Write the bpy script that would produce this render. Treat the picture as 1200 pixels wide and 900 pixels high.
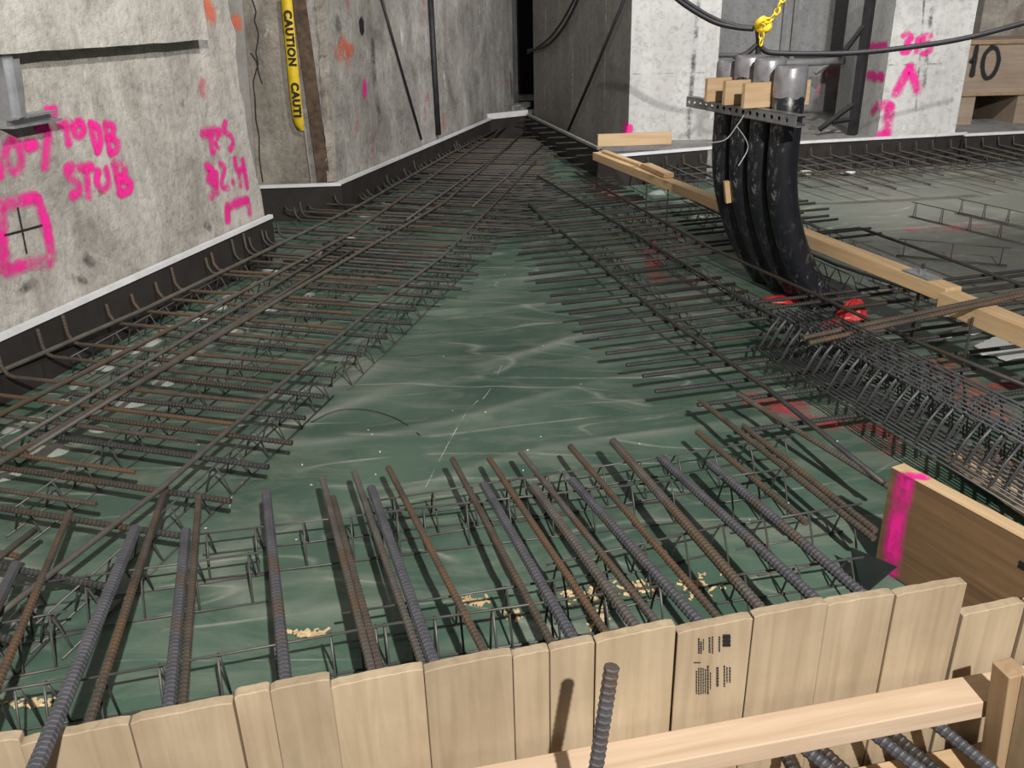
import bpy, bmesh, math, random
from mathutils import Vector, Matrix, noise
random.seed(7)
sc = bpy.context.scene
for o in list(bpy.data.objects): bpy.data.objects.remove(o)
C = sc.collection

# ------------------------------------------------------------------ camera
F, HOR, ROLL, H = 1000.0, 440.0, math.radians(1.5), 1.15
PITCH = math.atan(HOR / F)
FW = Vector((0, math.cos(PITCH), -math.sin(PITCH)))
R0 = Vector((1, 0, 0)); U0 = R0.cross(FW)
RT = R0 * math.cos(ROLL) - U0 * math.sin(ROLL)
UP = R0 * math.sin(ROLL) + U0 * math.cos(ROLL)
CAM = Vector((0, 0, H))
cd = bpy.data.cameras.new('camera'); cam = bpy.data.objects.new('camera', cd); C.objects.link(cam)
cd.sensor_width = 36; cd.lens = 36 * F / 1200; cd.clip_start = .02; cd.clip_end = 100
cam.matrix_world = Matrix(((RT.x, UP.x, -FW.x, 0), (RT.y, UP.y, -FW.y, 0), (RT.z, UP.z, -FW.z, H), (0, 0, 0, 1)))
sc.camera = cam

# ------------------------------------------------------------------ light
w = bpy.data.worlds.new('world'); sc.world = w; w.use_nodes = True
w.node_tree.nodes['Background'].inputs[0].default_value = (.95, .97, 1, 1)
w.node_tree.nodes['Background'].inputs[1].default_value = .075
def lamp(name, typ, loc, power, col=(1, .96, .9), size=.1, target=None):
    l = bpy.data.lights.new(name, typ); l.energy = power; l.color = col
    if typ == 'AREA': l.size = size
    else: l.shadow_soft_size = size
    o = bpy.data.objects.new(name, l); C.objects.link(o); o.location = loc
    if target is not None:
        o.rotation_euler = (Vector(target) - Vector(loc)).to_track_quat('-Z', 'Y').to_euler()
    return o
lamp('work_lamp', 'POINT', (.75, -1.35, 2.8), 760, (1, .955, .90), .035)
o = lamp('flood_lamp', 'SPOT', (2.0, 2.9, 3.3), 560, (1, .98, .96), .08, (2.2, 6.9, 1.3)); o.data.spot_size = math.radians(84); o.data.spot_blend = .6  # unseen spot added to keep the column and pier bright
o = lamp('flood_lamp', 'SPOT', (1.2, 2.2, 3.3), 310, (1, .96, .90), .08, (-1.4, 4.4, 1.5)); o.data.spot_size = math.radians(78); o.data.spot_blend = .8  # unseen spot added to brighten the left wall
lamp('ceiling_lamp', 'POINT', (-.3, 5.6, 3.4), 22, (1, .97, .94), .12)
sc.view_settings.view_transform = 'Standard'; sc.view_settings.look = 'None'
sc.view_settings.exposure = 0.3; sc.view_settings.gamma = 1; sc.view_settings.use_curve_mapping = False

# ------------------------------------------------------------------ pixel helpers (1200 x 900 frame)
def ray(u, v): return FW + RT * ((u - 600) / F) - UP * ((v - 450) / F)
def P(u, v, z=0.0):
    d = ray(u, v); return CAM + d * ((z - H) / d.z)
def PP(u, v, p, n):
    d = ray(u, v); return CAM + d * ((p - CAM).dot(n) / d.dot(n))
def PY(u, v, y):
    d = ray(u, v); return CAM + d * (y / d.y)

# ------------------------------------------------------------------ materials
MT = {}
def nodes(name):
    m = bpy.data.materials.new(name); m.use_nodes = True; MT[name] = m
    nt = m.node_tree; return m, nt, nt.nodes, nt.links, nt.nodes['Principled BSDF']
def ramp(N, stops, interp='LINEAR'):
    r = N.new('ShaderNodeValToRGB'); e = r.color_ramp.elements; r.color_ramp.interpolation = interp
    while len(e) < len(stops): e.new(.5)
    for k, (p, c) in enumerate(stops):
        e[k].position = p; e[k].color = (*c, 1) if len(c) == 3 else c
    return r
def tex(N, L, typ, scale, co, detail=6, rough=.6, dist=0):
    t = N.new(typ); L.new(co, t.inputs['Vector'])
    t.inputs['Scale'].default_value = scale
    if 'Detail' in t.inputs: t.inputs['Detail'].default_value = detail
    if 'Roughness' in t.inputs: t.inputs['Roughness'].default_value = rough
    if 'Distortion' in t.inputs: t.inputs['Distortion'].default_value = dist
    return t
def mixc(N, L, fac, a, b, mode='MIX'):
    x = N.new('ShaderNodeMix'); x.data_type = 'RGBA'; x.blend_type = mode
    for sock, val in ((x.inputs['Factor'], fac), (x.inputs[6], a), (x.inputs[7], b)):
        if hasattr(val, 'is_output'): L.new(val, sock)
        elif isinstance(val, (int, float)): sock.default_value = val
        else: sock.default_value = (*val, 1)
    return x.outputs[2]
def bump(N, L, hgt, strength, dist, bsdf):
    b = N.new('ShaderNodeBump'); b.inputs['Strength'].default_value = strength; b.inputs['Distance'].default_value = dist
    L.new(hgt, b.inputs['Height']); L.new(b.outputs[0], bsdf.inputs['Normal']); return b
def obj_co(N): return N.new('ShaderNodeTexCoord').outputs['Object']
def mapped(N, L, co, scale=(1, 1, 1), loc=(0, 0, 0), rot=(0, 0, 0)):
    m = N.new('ShaderNodeMapping'); L.new(co, m.inputs[0]); m.inputs['Scale'].default_value = scale
    m.inputs['Location'].default_value = loc; m.inputs['Rotation'].default_value = rot
    return m.outputs[0]

def concrete(name, a, b, c, patch=1.4, streak=.35, rough_bump=.5):
    m, nt, N, L, bs = nodes(name); co = obj_co(N)
    n1 = tex(N, L, 'ShaderNodeTexNoise', patch, co, 9, .68, .6)
    r1 = ramp(N, [(.30, a), (.48, b), (.70, c)]); L.new(n1.outputs['Fac'], r1.inputs[0])
    n2 = tex(N, L, 'ShaderNodeTexNoise', 26, co, 8, .7)
    r2 = ramp(N, [(.28, (.55, .54, .53)), (.5, (1, 1, 1)), (.78, (1.12, 1.1, 1.06))]); L.new(n2.outputs['Fac'], r2.inputs[0])
    col = mixc(N, L, .8, r1.outputs[0], r2.outputs[0], 'MULTIPLY')
    st = tex(N, L, 'ShaderNodeTexNoise', 5, mapped(N, L, co, (1.6, 1.6, .16)), 6, .7)
    rs = ramp(N, [(.42, (.62, .60, .57)), (.56, (1, 1, 1)), (.74, (1.16, 1.14, 1.1))]); L.new(st.outputs['Fac'], rs.inputs[0])
    col = mixc(N, L, streak, col, rs.outputs[0], 'MULTIPLY')
    # pale drips and small pits
    sp = tex(N, L, 'ShaderNodeTexNoise', 9, mapped(N, L, co, (1, 1, .35), (3, 1, 5)), 9, .75, .4)
    rp = ramp(N, [(.64, (0, 0, 0)), (.72, (1, 1, 1))]); L.new(sp.outputs['Fac'], rp.inputs[0])
    col = mixc(N, L, rp.outputs[0], col, tuple(min(1, x * 1.5) for x in c))
    pt = tex(N, L, 'ShaderNodeTexNoise', 48, co, 5, .8)
    pr = ramp(N, [(.30, (1, 1, 1)), (.36, (0, 0, 0))]); L.new(pt.outputs['Fac'], pr.inputs[0])
    col = mixc(N, L, pr.outputs[0], col, tuple(x * .35 for x in a))
    L.new(col, bs.inputs['Base Color']); bs.inputs['Roughness'].default_value = .9
    bump(N, L, n2.outputs['Fac'], rough_bump, .012, bs)
    return m
concrete('old_concrete', (.31, .29, .265), (.50, .478, .445), (.66, .635, .595), 3.0, .45, .9)
concrete('rear_concrete', (.24, .225, .205), (.40, .382, .355), (.60, .58, .55), 3.2, .4, .9)
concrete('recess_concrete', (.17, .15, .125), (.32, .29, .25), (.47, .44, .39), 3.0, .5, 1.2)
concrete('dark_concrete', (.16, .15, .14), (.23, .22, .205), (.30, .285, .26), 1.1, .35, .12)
concrete('pale_concrete', (.46, .46, .445), (.58, .58, .565), (.66, .66, .65), 1.2, .25, .15)
concrete('grey_concrete', (.22, .22, .225), (.31, .31, .315), (.39, .39, .395), .8, .3, .1)
concrete('ledge_concrete', (.17, .16, .15), (.27, .26, .245), (.36, .35, .33), 3, .1, .6)

def steel(name, a, b, rust, rustamt, rough=.55, metal=.35):
    m, nt, N, L, bs = nodes(name); co = obj_co(N)
    oi = N.new('ShaderNodeObjectInfo')
    n = tex(N, L, 'ShaderNodeTexNoise', 14, co, 6, .65)
    r = ramp(N, [(.3, a), (.7, b)]); L.new(n.outputs['Fac'], r.inputs[0])
    n2 = tex(N, L, 'ShaderNodeTexNoise', 5, mapped(N, L, co, loc=(4, 2, 1)), 7, .7)
    add = N.new('ShaderNodeMath'); add.operation = 'MULTIPLY_ADD'
    L.new(oi.outputs['Random'], add.inputs[0]); add.inputs[1].default_value = .22; L.new(n2.outputs['Fac'], add.inputs[2])
    rr = ramp(N, [(.75 - rustamt, (0, 0, 0)), (.88 - rustamt, (1, 1, 1))]); L.new(add.outputs[0], rr.inputs[0])
    col = mixc(N, L, rr.outputs[0], r.outputs[0], rust)
    L.new(col, bs.inputs['Base Color']); bs.inputs['Roughness'].default_value = rough; bs.inputs['Metallic'].default_value = metal
    bump(N, L, n.outputs['Fac'], .25, .003, bs)
    return m
steel('bar_blue', (.070, .072, .085), (.135, .135, .150), (.12, .085, .06), .02)
steel('bar_dark', (.035, .036, .038), (.075, .073, .070), (.085, .060, .042), .12)
steel('bar_brown', (.060, .048, .038), (.115, .092, .072), (.135, .082, .048), .14, .7, .2)
steel('bar_grey', (.080, .074, .066), (.150, .138, .122), (.12, .085, .055), .10, .6, .3)
steel('bar_far', (.030, .030, .028), (.075, .071, .064), (.08, .06, .042), .12, .65, .2)
steel('wire', (.075, .075, .070), (.145, .142, .132), (.09, .075, .055), .04, .5, .4)
steel('wire_bundle', (.075, .076, .082), (.135, .136, .145), (.10, .08, .06), .0, .45, .4)
steel('galvanised', (.28, .29, .31), (.46, .47, .49), (.3, .28, .25), .0, .4, .6)
steel('scaffold_grey', (.20, .20, .20), (.32, .32, .31), (.22, .19, .16), .05, .6, .2)
steel('black_steel', (.012, .012, .014), (.035, .035, .038), (.05, .04, .03), .03, .6, .2)

def wood(name, a, b, axis, knot=(.22, .12, .05), grime=.25):
    m, nt, N, L, bs = nodes(name); co = obj_co(N); oi = N.new('ShaderNodeObjectInfo')
    va = N.new('ShaderNodeVectorMath'); va.operation = 'ADD'; L.new(co, va.inputs[0])
    cm = N.new('ShaderNodeCombineXYZ'); ml = N.new('ShaderNodeMath'); ml.operation = 'MULTIPLY'; ml.inputs[1].default_value = 37
    L.new(oi.outputs['Random'], ml.inputs[0])
    for k in range(3): L.new(ml.outputs[0], cm.inputs[k])
    L.new(cm.outputs[0], va.inputs[1])
    s = [26, 26, 26]; s[axis] = 1.6
    n = tex(N, L, 'ShaderNodeTexNoise', 1.6, mapped(N, L, va.outputs[0], s), 5, .55, .8)
    r = ramp(N, [(.28, a), (.72, b)]); L.new(n.outputs['Fac'], r.inputs[0])
    n2 = tex(N, L, 'ShaderNodeTexNoise', 3.5, va.outputs[0], 6, .6)
    g = ramp(N, [(.3, (.60, .55, .50)), (.6, (1, 1, 1))]); L.new(n2.outputs['Fac'], g.inputs[0])
    col = mixc(N, L, grime, r.outputs[0], g.outputs[0], 'MULTIPLY')
    sk = [9, 9, 9]; sk[axis] = 5
    k = tex(N, L, 'ShaderNodeTexVoronoi', 1, mapped(N, L, va.outputs[0], sk))
    kr = ramp(N, [(.07, (1, 1, 1)), (.13, (0, 0, 0))]); L.new(k.outputs['Distance'], kr.inputs[0])
    col = mixc(N, L, kr.outputs[0], col, knot)
    hs = N.new('ShaderNodeHueSaturation'); mr = N.new('ShaderNodeMapRange')
    mr.inputs['To Min'].default_value = .86; mr.inputs['To Max'].default_value = 1.08
    L.new(oi.outputs['Random'], mr.inputs['Value']); L.new(mr.outputs[0], hs.inputs['Value']); L.new(col, hs.inputs['Color'])
    L.new(hs.outputs[0], bs.inputs['Base Color']); bs.inputs['Roughness'].default_value = .75
    bump(N, L, n.outputs['Fac'], .2, .002, bs)
    return m
wood('form_wood', (.36, .28, .18), (.48, .385, .265), 2, (.25, .16, .085), .55)
wood('lumber_x', (.55, .37, .20), (.70, .51, .31), 0, grime=.15)
wood('lumber_pink', (.46, .33, .225), (.58, .45, .325), 0, (.32, .13, .07), .12)
wood('plank_wood', (.58, .385, .20), (.74, .53, .31), 0, grime=.15)
wood('ply_brown', (.13, .075, .035), (.24, .145, .07), 0, (.07, .035, .015), .35)
wood('stake_wood', (.30, .20, .11), (.42, .30, .18), 2)
wood('crate_wood', (.28, .21, .15), (.38, .30, .23), 0, grime=.3)

def plain(name, col, rough=.6, metal=0, var=.25, scale=20, bumpv=.15):
    m, nt, N, L, bs = nodes(name); co = obj_co(N)
    n = tex(N, L, 'ShaderNodeTexNoise', scale, co, 6, .6)
    r = ramp(N, [(.3, tuple(x * (1 - var) for x in col)), (.7, tuple(min(1, x * (1 + var)) for x in col))])
    L.new(n.outputs['Fac'], r.inputs[0]); L.new(r.outputs[0], bs.inputs['Base Color'])
    bs.inputs['Roughness'].default_value = rough; bs.inputs['Metallic'].default_value = metal
    bump(N, L, n.outputs['Fac'], bumpv, .003, bs)
    return m
plain('liner', (.022, .018, .016), .8, 0, .35, 9)
plain('white_strip', (.72, .73, .75), .5, 0, .12, 12)
plain('grey_strip', (.30, .29, .27), .8, 0, .25, 8)
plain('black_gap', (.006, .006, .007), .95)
plain('pipe_tape', (.33, .33, .35), .38, .35, .3, 16, .8)
plain('red_tape', (.55, .03, .035), .45, 0, .3, 14, .6)
plain('yellow', (.80, .55, .02), .5, 0, .15, 30)
plain('ink', (.015, .015, .018), .8)
plain('rust_channel', (.10, .065, .045), .9, 0, .5, 25, .8)
plain('cable', (.018, .018, .020), .55)
plain('dirt', (.10, .075, .05), .95, 0, .5, 14, 1)
plain('sawdust', (.60, .45, .26), .9, 0, .3, 30)
plain('white_bits', (.75, .75, .73), .7, 0, .15)
plain('black_flap', (.010, .016, .014), .5, 0, .4)
plain('tie_wire', (.50, .50, .52), .4, .3, .1)
plain('fleck', (.55, .53, .49), .9, 0, .3, 15)

m, nt, N, L, bs = nodes('conduit_black'); co = obj_co(N)
n = tex(N, L, 'ShaderNodeTexNoise', 42, mapped(N, L, co, (1, 1, .45)), 8, .8, .6)
r = ramp(N, [(.54, (0, 0, 0)), (.63, (1, 1, 1))]); L.new(n.outputs['Fac'], r.inputs[0])
n2 = tex(N, L, 'ShaderNodeTexNoise', 5, mapped(N, L, co, (1, 1, .6), (2, 1, 0)), 4, .6)
r2 = ramp(N, [(.40, (0, 0, 0)), (.60, (.9, .9, .9))]); L.new(n2.outputs['Fac'], r2.inputs[0])
mk = N.new('ShaderNodeMath'); mk.operation = 'MULTIPLY'; L.new(r.outputs[0], mk.inputs[0]); L.new(r2.outputs[0], mk.inputs[1])
L.new(mixc(N, L, mk.outputs[0], (.012, .013, .017), (.34, .35, .36)), bs.inputs['Base Color']); bs.inputs['Roughness'].default_value = .36
bump(N, L, n.outputs['Fac'], .06, .003, bs)

# the green waterproof membrane with its dust
m, nt, N, L, bs = nodes('membrane'); co = obj_co(N)
n1 = tex(N, L, 'ShaderNodeTexNoise', 2.0, co, 7, .62, .5)
r1 = ramp(N, [(.30, (.042, .088, .061)), (.52, (.073, .128, .093)), (.75, (.125, .192, .146))]); L.new(n1.outputs['Fac'], r1.inputs[0])
nd = tex(N, L, 'ShaderNodeTexNoise', 5, mapped(N, L, co, (.45, 1.5, 1), rot=(0, 0, -.15)), 8, .68, 1.0)
rd = ramp(N, [(.48, (0, 0, 0)), (.78, (.85, .85, .85))]); L.new(nd.outputs['Fac'], rd.inputs[0])
col = mixc(N, L, rd.outputs[0], r1.outputs[0], (.23, .25, .20))
sx = N.new('ShaderNodeSeparateXYZ'); L.new(co, sx.inputs[0])
mr = N.new('ShaderNodeMapRange'); mr.inputs['From Min'].default_value = 1.1; mr.inputs['From Max'].default_value = 2.3
mr.inputs['To Max'].default_value = .85; L.new(sx.outputs['X'], mr.inputs['Value'])
mm = N.new('ShaderNodeMath'); mm.operation = 'MULTIPLY'; L.new(mr.outputs[0], mm.inputs[0])
mr3 = N.new('ShaderNodeMapRange'); mr3.inputs['From Min'].default_value = 2.2; mr3.inputs['From Max'].default_value = 3.6; L.new(sx.outputs['Y'], mr3.inputs['Value'])
L.new(mr3.outputs[0], mm.inputs[1])
col = mixc(N, L, mm.outputs[0], col, (.21, .21, .18))
at = N.new('ShaderNodeAttribute'); at.attribute_name = 'ridge'
am = N.new('ShaderNodeMath'); am.operation = 'MULTIPLY'; am.inputs[1].default_value = .75; L.new(at.outputs['Fac'], am.inputs[0])
col = mixc(N, L, am.outputs[0], col, (.36, .38, .33))
for sc_, off_, wdt_ in ((1.5, 0, .010), (2.6, 7, .009)):          # thin dusty creases
    cn_ = tex(N, L, 'ShaderNodeTexNoise', sc_, mapped(N, L, co, (.45, 1.9, 1), (off_, 3, off_), (0, 0, -.2)), 1.2, .4, .12)
    cr_ = ramp(N, [(.5 - wdt_, (0, 0, 0)), (.5, (1, 1, 1)), (.5 + wdt_, (0, 0, 0))]); L.new(cn_.outputs['Fac'], cr_.inputs[0])
    cm_ = tex(N, L, 'ShaderNodeTexNoise', 4.0, mapped(N, L, co, loc=(off_, 1, 2)), 5, .6)
    cs_ = ramp(N, [(.42, (0, 0, 0)), (.66, (.75, .75, .75))]); L.new(cm_.outputs['Fac'], cs_.inputs[0])
    ck_ = N.new('ShaderNodeMath'); ck_.operation = 'MULTIPLY'; L.new(cr_.outputs[0], ck_.inputs[0]); L.new(cs_.outputs[0], ck_.inputs[1])
    col = mixc(N, L, ck_.outputs[0], col, (.40, .41, .35))
bn_ = tex(N, L, 'ShaderNodeTexNoise', 3.1, mapped(N, L, co, (.7, 1.5, 1), (5, 5, 5)), 7, .65, .6)
br_ = ramp(N, [(.62, (0, 0, 0)), (.76, (.7, .7, .7))]); L.new(bn_.outputs['Fac'], br_.inputs[0])
col = mixc(N, L, br_.outputs[0], col, (.33, .31, .24))
nb = tex(N, L, 'ShaderNodeTexNoise', 60, co, 4, .6)
L.new(col, bs.inputs['Base Color']); bs.inputs['Roughness'].default_value = .5
bs.inputs['Specular IOR Level'].default_value = .35
bump(N, L, nb.outputs['Fac'], .12, .004, bs)

m, nt, N, L, bs = nodes('blister'); bs.inputs['Base Color'].default_value = (.34, .37, .33, 1)  # pale base carries the lamp glints on the sheet's bulges
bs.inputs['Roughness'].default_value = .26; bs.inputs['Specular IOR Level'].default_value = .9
m, nt, N, L, bs = nodes('white_film'); bs.inputs['Base Color'].default_value = (.62, .63, .62, 1); bs.inputs['Roughness'].default_value = .35  # white base stands for bright reflections off the sheet

def spray(name, col, thr=.36):
    m, nt, N, L, bs = nodes(name); co = obj_co(N)
    bs.inputs['Base Color'].default_value = (*col, 1); bs.inputs['Roughness'].default_value = .7
    at = N.new('ShaderNodeAttribute'); at.attribute_name = 'cover'
    n = tex(N, L, 'ShaderNodeTexNoise', 45, co, 5, .7)
    n2 = tex(N, L, 'ShaderNodeTexNoise', 9, co, 4, .6)
    a = N.new('ShaderNodeMath'); a.operation = 'MULTIPLY_ADD'; L.new(n.outputs['Fac'], a.inputs[0]); a.inputs[1].default_value = .55; L.new(n2.outputs['Fac'], a.inputs[2])
    s = N.new('ShaderNodeMath'); s.operation = 'SUBTRACT'; L.new(a.outputs[0], s.inputs[0]); s.inputs[1].default_value = thr
    x = N.new('ShaderNodeMath'); x.operation = 'MULTIPLY'; L.new(s.outputs[0], x.inputs[0]); L.new(at.outputs['Fac'], x.inputs[1])
    y = N.new('ShaderNodeMapRange'); y.inputs['From Min'].default_value = 0; y.inputs['From Max'].default_value = .36; L.new(x.outputs[0], y.inputs['Value'])
    L.new(y.outputs[0], bs.inputs['Alpha'])
    return m
spray('spray_pink', (.95, .020, .34), .50)
spray('spray_faint', (.72, .16, .22), .72)
spray('spray_orange', (.85, .18, .09), .66)
spray('spray_red', (.55, .07, .08), .66)
spray('spray_black', (.015, .014, .016), .2)
spray('drip_white', (.75, .74, .70), .68)
spray('drip_dark', (.07, .066, .06), .69)

# ------------------------------------------------------------------ mesh helpers
class MB:
    def __init__(s): s.v = []; s.f = []; s.cover = None
    def add(s, vs, fs):
        b = len(s.v); s.v += [Vector(x) for x in vs]; s.f += [tuple(i + b for i in f) for f in fs]
    def box(s, lo, hi, M=None):
        x0, y0, z0 = lo; x1, y1, z1 = hi
        vs = [Vector(q) for q in ((x0, y0, z0), (x1, y0, z0), (x1, y1, z0), (x0, y1, z0), (x0, y0, z1), (x1, y0, z1), (x1, y1, z1), (x0, y1, z1))]
        if M is not None: vs = [M @ q for q in vs]
        s.add(vs, [(0, 3, 2, 1), (4, 5, 6, 7), (0, 1, 5, 4), (1, 2, 6, 5), (2, 3, 7, 6), (3, 0, 4, 7)])
    def prism(s, pts, d):           # closed outline swept along d
        n = len(pts); d = Vector(d); pts = [Vector(p) for p in pts]
        s.add(pts + [p + d for p in pts], [tuple(range(n - 1, -1, -1)), tuple(range(n, 2 * n))] + [(i, (i + 1) % n, n + (i + 1) % n, n + i) for i in range(n)])
    def tube(s, pts, r, sides=8, cap=True):
        pts = [Vector(p) for p in pts]; n = len(pts)
        rs = r if isinstance(r, (list, tuple)) else [r] * n
        up = None; vs = []; fs = []
        for i, p in enumerate(pts):
            t = (pts[min(i + 1, n - 1)] - pts[max(i - 1, 0)]).normalized()
            if up is None:
                a = Vector((0, 0, 1)) if abs(t.z) < .9 else Vector((0, 1, 0))
                up = (a - t * a.dot(t)).normalized()
            else: up = (up - t * up.dot(t)).normalized()
            b = t.cross(up)
            for k in range(sides):
                an = 2 * math.pi * k / sides
                vs.append(p + (up * math.cos(an) + b * math.sin(an)) * rs[i])
        for i in range(n - 1):
            for k in range(sides):
                k2 = (k + 1) % sides
                fs.append((i * sides + k, (i + 1) * sides + k, (i + 1) * sides + k2, i * sides + k2))
        if cap: fs += [tuple(range(sides)), tuple(range(n * sides - 1, (n - 1) * sides - 1, -1))]
        s.add(vs, fs)
    def mesh(s, name, mat, smooth=False):
        me = bpy.data.meshes.new(name); me.from_pydata([tuple(q) for q in s.v], [], s.f); me.update()
        bm = bmesh.new(); bm.from_mesh(me); bmesh.ops.recalc_face_normals(bm, faces=bm.faces); bm.to_mesh(me); bm.free()
        me.materials.append(MT[mat])
        if smooth:
            for p in me.polygons: p.use_smooth = True
        if s.cover is not None:
            a = me.attributes.new('cover', 'FLOAT', 'POINT'); a.data.foreach_set('value', s.cover)
        return me
def link(name, me, parent=None, loc=None, rotz=None, recenter=False):
    o = bpy.data.objects.new(name, me); C.objects.link(o); o.parent = parent
    if recenter and me is not None:                       # put the origin at the base of the thing
        xs = [v.co for v in me.vertices]
        c = Vector((sum(v.x for v in xs) / len(xs), sum(v.y for v in xs) / len(xs), min(v.z for v in xs)))
        me.transform(Matrix.Translation(-c)); o.location = c
    if loc is not None: o.location = loc
    if rotz is not None: o.rotation_euler = (0, 0, rotz)
    return o
def tag(o, label, cat, group=None, kind=None):
    o['label'] = label; o['category'] = cat
    if group: o['group'] = group
    if kind: o['kind'] = kind
    return o
def struct(name, mb, mat, label, cat, parent=None, smooth=False):
    o = link(name, mb.mesh(name, mat, smooth), parent)
    if parent is None: tag(o, label, cat, kind='structure')
    return o
def one(name, mb, mat, label, cat, group=None, smooth=False):
    return tag(link(name, mb.mesh(name, mat, smooth), recenter=True), label, cat, group)
def thing(name, label, cat, loc=(0, 0, 0), rotz=0, group=None):
    return tag(link(name, None, None, loc, rotz), label, cat, group)
def bevel(o, wd, seg=2):
    b = o.modifiers.new('bevel', 'BEVEL'); b.width = wd; b.segments = seg; b.limit_method = 'ANGLE'; return o
def smooth_line(pts, per=6):
    pts = [Vector(p) for p in pts]
    if len(pts) < 3:
        return [pts[0].lerp(pts[-1], i / per) for i in range(per + 1)]
    out = []
    for i in range(len(pts) - 1):
        p0 = pts[max(i - 1, 0)]; p1 = pts[i]; p2 = pts[i + 1]; p3 = pts[min(i + 2, len(pts) - 1)]
        for k in range(per):
            t = k / per
            out.append(.5 * ((2 * p1) + (p2 - p0) * t + (2 * p0 - 5 * p1 + 4 * p2 - p3) * t * t + (3 * p1 - p0 - 3 * p2 + p3) * t ** 3))
    out.append(pts[-1]); return out
def hgt(x, y):                                            # relief of the membrane
    if x > 5 or x < -3: return 0
    c = math.exp(-((x - .05) / .75) ** 2) * (1 if 1.4 < y < 4.6 else .45)
    a = noise.noise(Vector((x * 1.1 + 3, y * 2.6, 1.3)))
    b = noise.noise(Vector((x * 2.3, y * 4.1 + 2, 6.1)))
    rg = 1 - abs(noise.noise(Vector((x * .8 + y * .25, y * 2.4 - x * .7, 9.7)))) * 5
    return (.006 * a + .004 * b + .010 * max(0, rg) ** 2 * c) * (1 if y > 1.25 else max(0, (y - 1.05) / .2))
def ridge(x, y):
    rg = 1 - abs(noise.noise(Vector((x * .8 + y * .25, y * 2.4 - x * .7, 9.7)))) * 9
    c = max(0, min(1, .5 + .9 * noise.noise(Vector((x * 2.2, y * 2.2, 3)))))
    return max(0, rg) ** 2 * c

def stroke(mb, pts, half, nrm, per=6, lift=.0025):
    """a soft-edged spray stroke lying on a surface with normal nrm"""
    if mb.cover is None: mb.cover = []
    pts = smooth_line(pts, per); n = len(pts); nrm = Vector(nrm)
    t0 = (pts[0] - pts[1]).normalized() * half * 1.2; t1 = (pts[-1] - pts[-2]).normalized() * half * 1.2
    rows = [(pts[0] + t0, 0, .5)] + [(p, 1, 1) for p in pts] + [(pts[-1] + t1, 0, .5)]
    vs = []; al = []
    for i, (p, a, wd) in enumerate(rows):
        q0 = rows[max(i - 1, 0)][0]; q1 = rows[min(i + 1, len(rows) - 1)][0]
        t = (q1 - q0).normalized(); sd = t.cross(nrm).normalized()
        hw = half * (1 + .18 * noise.noise(p * 23))
        for k, (f, c) in enumerate(((-1.6, 0), (-.5, 1), (.5, 1), (1.6, 0))):
            vs.append(p + sd * hw * f * wd + nrm * (lift + .0004 * (k == 1))); al.append(c * a)
    fs = []
    for i in range(len(rows) - 1):
        for k in range(3):
            fs.append((i * 4 + k, i * 4 + k + 1, i * 4 + 4 + k + 1, i * 4 + 4 + k))
    mb.add(vs, fs); mb.cover += al

# ------------------------------------------------------------------ setting
def poly_xy(pts, z0, z1):
    mb = MB(); mb.prism([(x, y, z0) for x, y in pts], (0, 0, z1 - z0)); return mb
# membrane floor: a grid, clipped by the plan outline of the slab
FA = P(0, 868, .22); FB = P(1130, 683, .22); FA.z = FB.z = 0
FD = (FB - FA).normalized(); FN = Vector((FD.y, -FD.x, 0))            # form direction, form normal towards the camera
mb = MB(); STEP = .03; NX = int(8.2 / STEP); NY = int(8.2 / STEP)
idx = {}; ridg = []
for j in range(NY + 1):
    for i in range(NX + 1):
        s_, t_ = -1.9 + i * STEP, j * STEP
        p = FA + FD * (s_) - FN * (t_ + .022)
        if p.x > 5.2 or p.y > 8.9 or p.x < -2.6: continue
        idx[i, j] = len(mb.v); mb.v.append(Vector((p.x, p.y, hgt(p.x, p.y)))); ridg.append(ridge(p.x, p.y))
for j in range(NY):
    for i in range(NX):
        q = [(i, j), (i + 1, j), (i + 1, j + 1), (i, j + 1)]
        if all(k in idx for k in q): mb.f.append(tuple(idx[k] for k in q))
me = mb.mesh('floor', 'membrane', True)
a = me.attributes.new('ridge', 'FLOAT', 'POINT'); a.data.foreach_set('value', ridg)
floor = tag(link('floor', me), 'wrinkled dusty green waterproofing membrane laid over the slab bed', 'membrane', kind='structure')

# trench floor on the near side of the form
mb = MB(); mb.box((-3, -2, -.62), (4, 1.6, -.55)); struct('floor_trench', mb, 'dirt', 'dark earth bottom of the trench in front of the timber form', 'ground')

WA = Vector((-1.677, 2.655, 0)); WD = Vector((.2563, .9666, 0)).normalized(); WN = Vector((WD.y, -WD.x, 0))   # left wall line, facing +x
def wl(s, z=0, off=0): return WA + WD * s + WN * off + Vector((0, 0, z))
# left wall: outline in (s, z) with a broken right edge
edge = []
pxs = [(310, 252), (306, 225), (300, 205), (297, 190), (294, 175), (291, 160), (288, 140), (286, 122), (281, 105), (279, 85), (276, 60), (277, 40), (270, 22), (268, 8)]
for u, v in pxs:
    q = PP(u, v, WA, WN); edge.append(((q - WA).dot(WD) + .006 * noise.noise(Vector((u * .3, v * .3, 1))), q.z))
s_top = edge[-1][0]
edge += [(s_top - .02, 1.6), (s_top + .02, 2.0), (s_top, 3.2)]
mb = MB(); out = [wl(-4.6, -.02), wl(edge[0][0], -.02)] + [wl(s, z) for s, z in edge] + [wl(-4.6, 3.2)]
mb.prism(out, -WN * .35); wall_left = struct('wall_left', mb, 'old_concrete', 'pale weathered concrete wall with pink surveyor writing and a broken edge', 'wall')
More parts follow.
